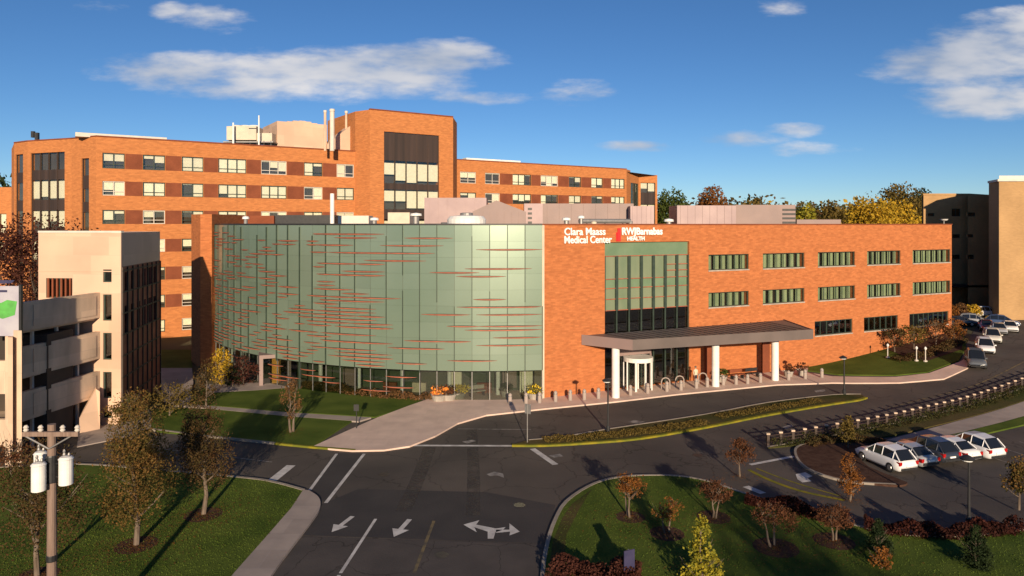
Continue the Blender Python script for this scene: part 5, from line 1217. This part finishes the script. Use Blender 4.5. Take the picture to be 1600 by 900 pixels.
# fence with square posts along the road above the walkway
FP = [P(u, v) for u, v in ((1200,699),(1250,692),(1300,683),(1350,674),(1400,664),(1450,652),(1500,640),(1550,624),(1600,606),(1640,592))]
fc = empty('guard_fence', (0,0,0), 'long dark fence of pale capped posts above the walkway', 'fence')
pts = smoothpoly(FP, False, 6); tot = sum((pts[i+1]-pts[i]).length for i in range(len(pts)-1)); npst = 34; samples = []; acc = 0; nxt = 0; step = tot/(npst-1)
for i in range(len(pts)-1):
    L_ = (pts[i+1]-pts[i]).length
    while nxt <= acc+L_+1e-6 and len(samples) < npst: samples.append(pts[i].lerp(pts[i+1], (nxt-acc)/L_)); nxt += step
    acc += L_
for q in samples:
    z = Gz(*q)+.1; m_ = MB(); m_.box(q.x-.09,q.x+.09,q.y-.09,q.y+.09,z,z+.82); o = m_.build('post', 'louver', fc)
    m_ = MB(); m_.box(q.x-.13,q.x+.13,q.y-.1,q.y+.1,z+.82,z+.93); m_.build('post_cap', 'pinkgrey', o)
for zz in (.28,.5,.72):
    m_ = MB()
    for a, b in zip(samples[:-1], samples[1:]): m_.tube((a.x,a.y,Gz(*a)+.1+zz), (b.x,b.y,Gz(*b)+.1+zz), .045, n=5)
    m_.build('rail', 'louver', fc)
# white markers on the slope
for u, v, lb in ((1387,561,'white garden light left of the pair on the slope'),(1432,566,'white garden light, left of the pair below the slope trees'),(1446,567,'white garden light, right of the pair below the slope trees')):
    q = P(u, v); r = empty('garden_light', (q.x, q.y, Gz(*q)+.12), lb, 'garden light', 'white lights on the slope'); m_ = MB(); m_.lathe((0,0,0), [(.2,0),(.2,.12),(.05,.2),(.05,1.3)], 8); m_.build('post', 'offwhite', r); m_ = MB(); m_.lathe((0,0,1.3), [(.1,0),(.14,.15),(.05,.3)], 8); m_.build('lamp_head', 'white', r)
# a visitor under the canopy
def person(x, y, z, label, top='cloth_cream', low='cloth_dark'):
    root = empty('person', (x, y, z), label, 'person', rz=R(200))
    J = [((0,0,.95),.15),((0,0,1.15),.13),((0,0,1.38),.17),((0,0,1.50),.07),((0,0,1.58),.075),((0,.01,1.68),.10),((0,0,1.76),.075),
         ((.10,0,.88),.10),((.11,.03,.48),.065),((.12,.0,.09),.045),((.12,.14,.04),.04),((-.10,0,.88),.10),((-.11,-.04,.48),.065),((-.12,-.12,.09),.045),((-.12,.02,.04),.04),
         ((.20,0,1.42),.06),((.25,0,1.14),.045),((.24,.12,.92),.035),((-.20,0,1.42),.06),((-.25,-.03,1.14),.045),((-.24,.06,.90),.035),((.235,.15,.84),.03),((-.235,.09,.82),.03)]
    E = [(0,1),(1,2),(2,3),(3,4),(4,5),(5,6),(0,7),(7,8),(8,9),(9,10),(0,11),(11,12),(12,13),(13,14),(2,15),(15,16),(16,17),(2,18),(18,19),(19,20),(17,21),(20,22)]
    me = bpy.data.meshes.new('body'); me.from_pydata([j[0] for j in J], E, []); o = bpy.data.objects.new('body', me); COL.objects.link(o)
    md = o.modifiers.new('skin', 'SKIN'); sv = me.skin_vertices[0].data if me.skin_vertices else None
    if sv is None:
        bm = bmesh.new(); bm.from_mesh(me); bm.verts.layers.skin.verify(); bm.to_mesh(me); bm.free(); sv = me.skin_vertices[0].data
    for i, j in enumerate(J): sv[i].radius = (j[1], j[1]*.8)
    sv[0].use_root = True; s2 = o.modifiers.new('sub', 'SUBSURF'); s2.levels = s2.render_levels = 2
    dg = bpy.context.evaluated_depsgraph_get(); me2 = bpy.data.meshes.new_from_object(o.evaluated_get(dg)); bpy.data.objects.remove(o)
    for n_ in (top, low, 'skin'): me2.materials.append(M[n_])
    for p_ in me2.polygons:
        c = p_.center; p_.material_index = 2 if c.z > 1.5 or (c.z < .93 and abs(c.x) > .2) else (1 if c.z < .95 else 0); p_.use_smooth = True
    o = bpy.data.objects.new('body', me2); COL.objects.link(o); o.parent = root
    m_ = MB(); m_.lathe((0,-.02,1.66), [(.105,0),(.115,.06),(.09,.13),(0,.17)], 12); m_.build('hair', 'bark', root)
q = P(1087,603); person(q.x, q.y, .15, 'person in a cream top and dark trousers walking under the canopy')
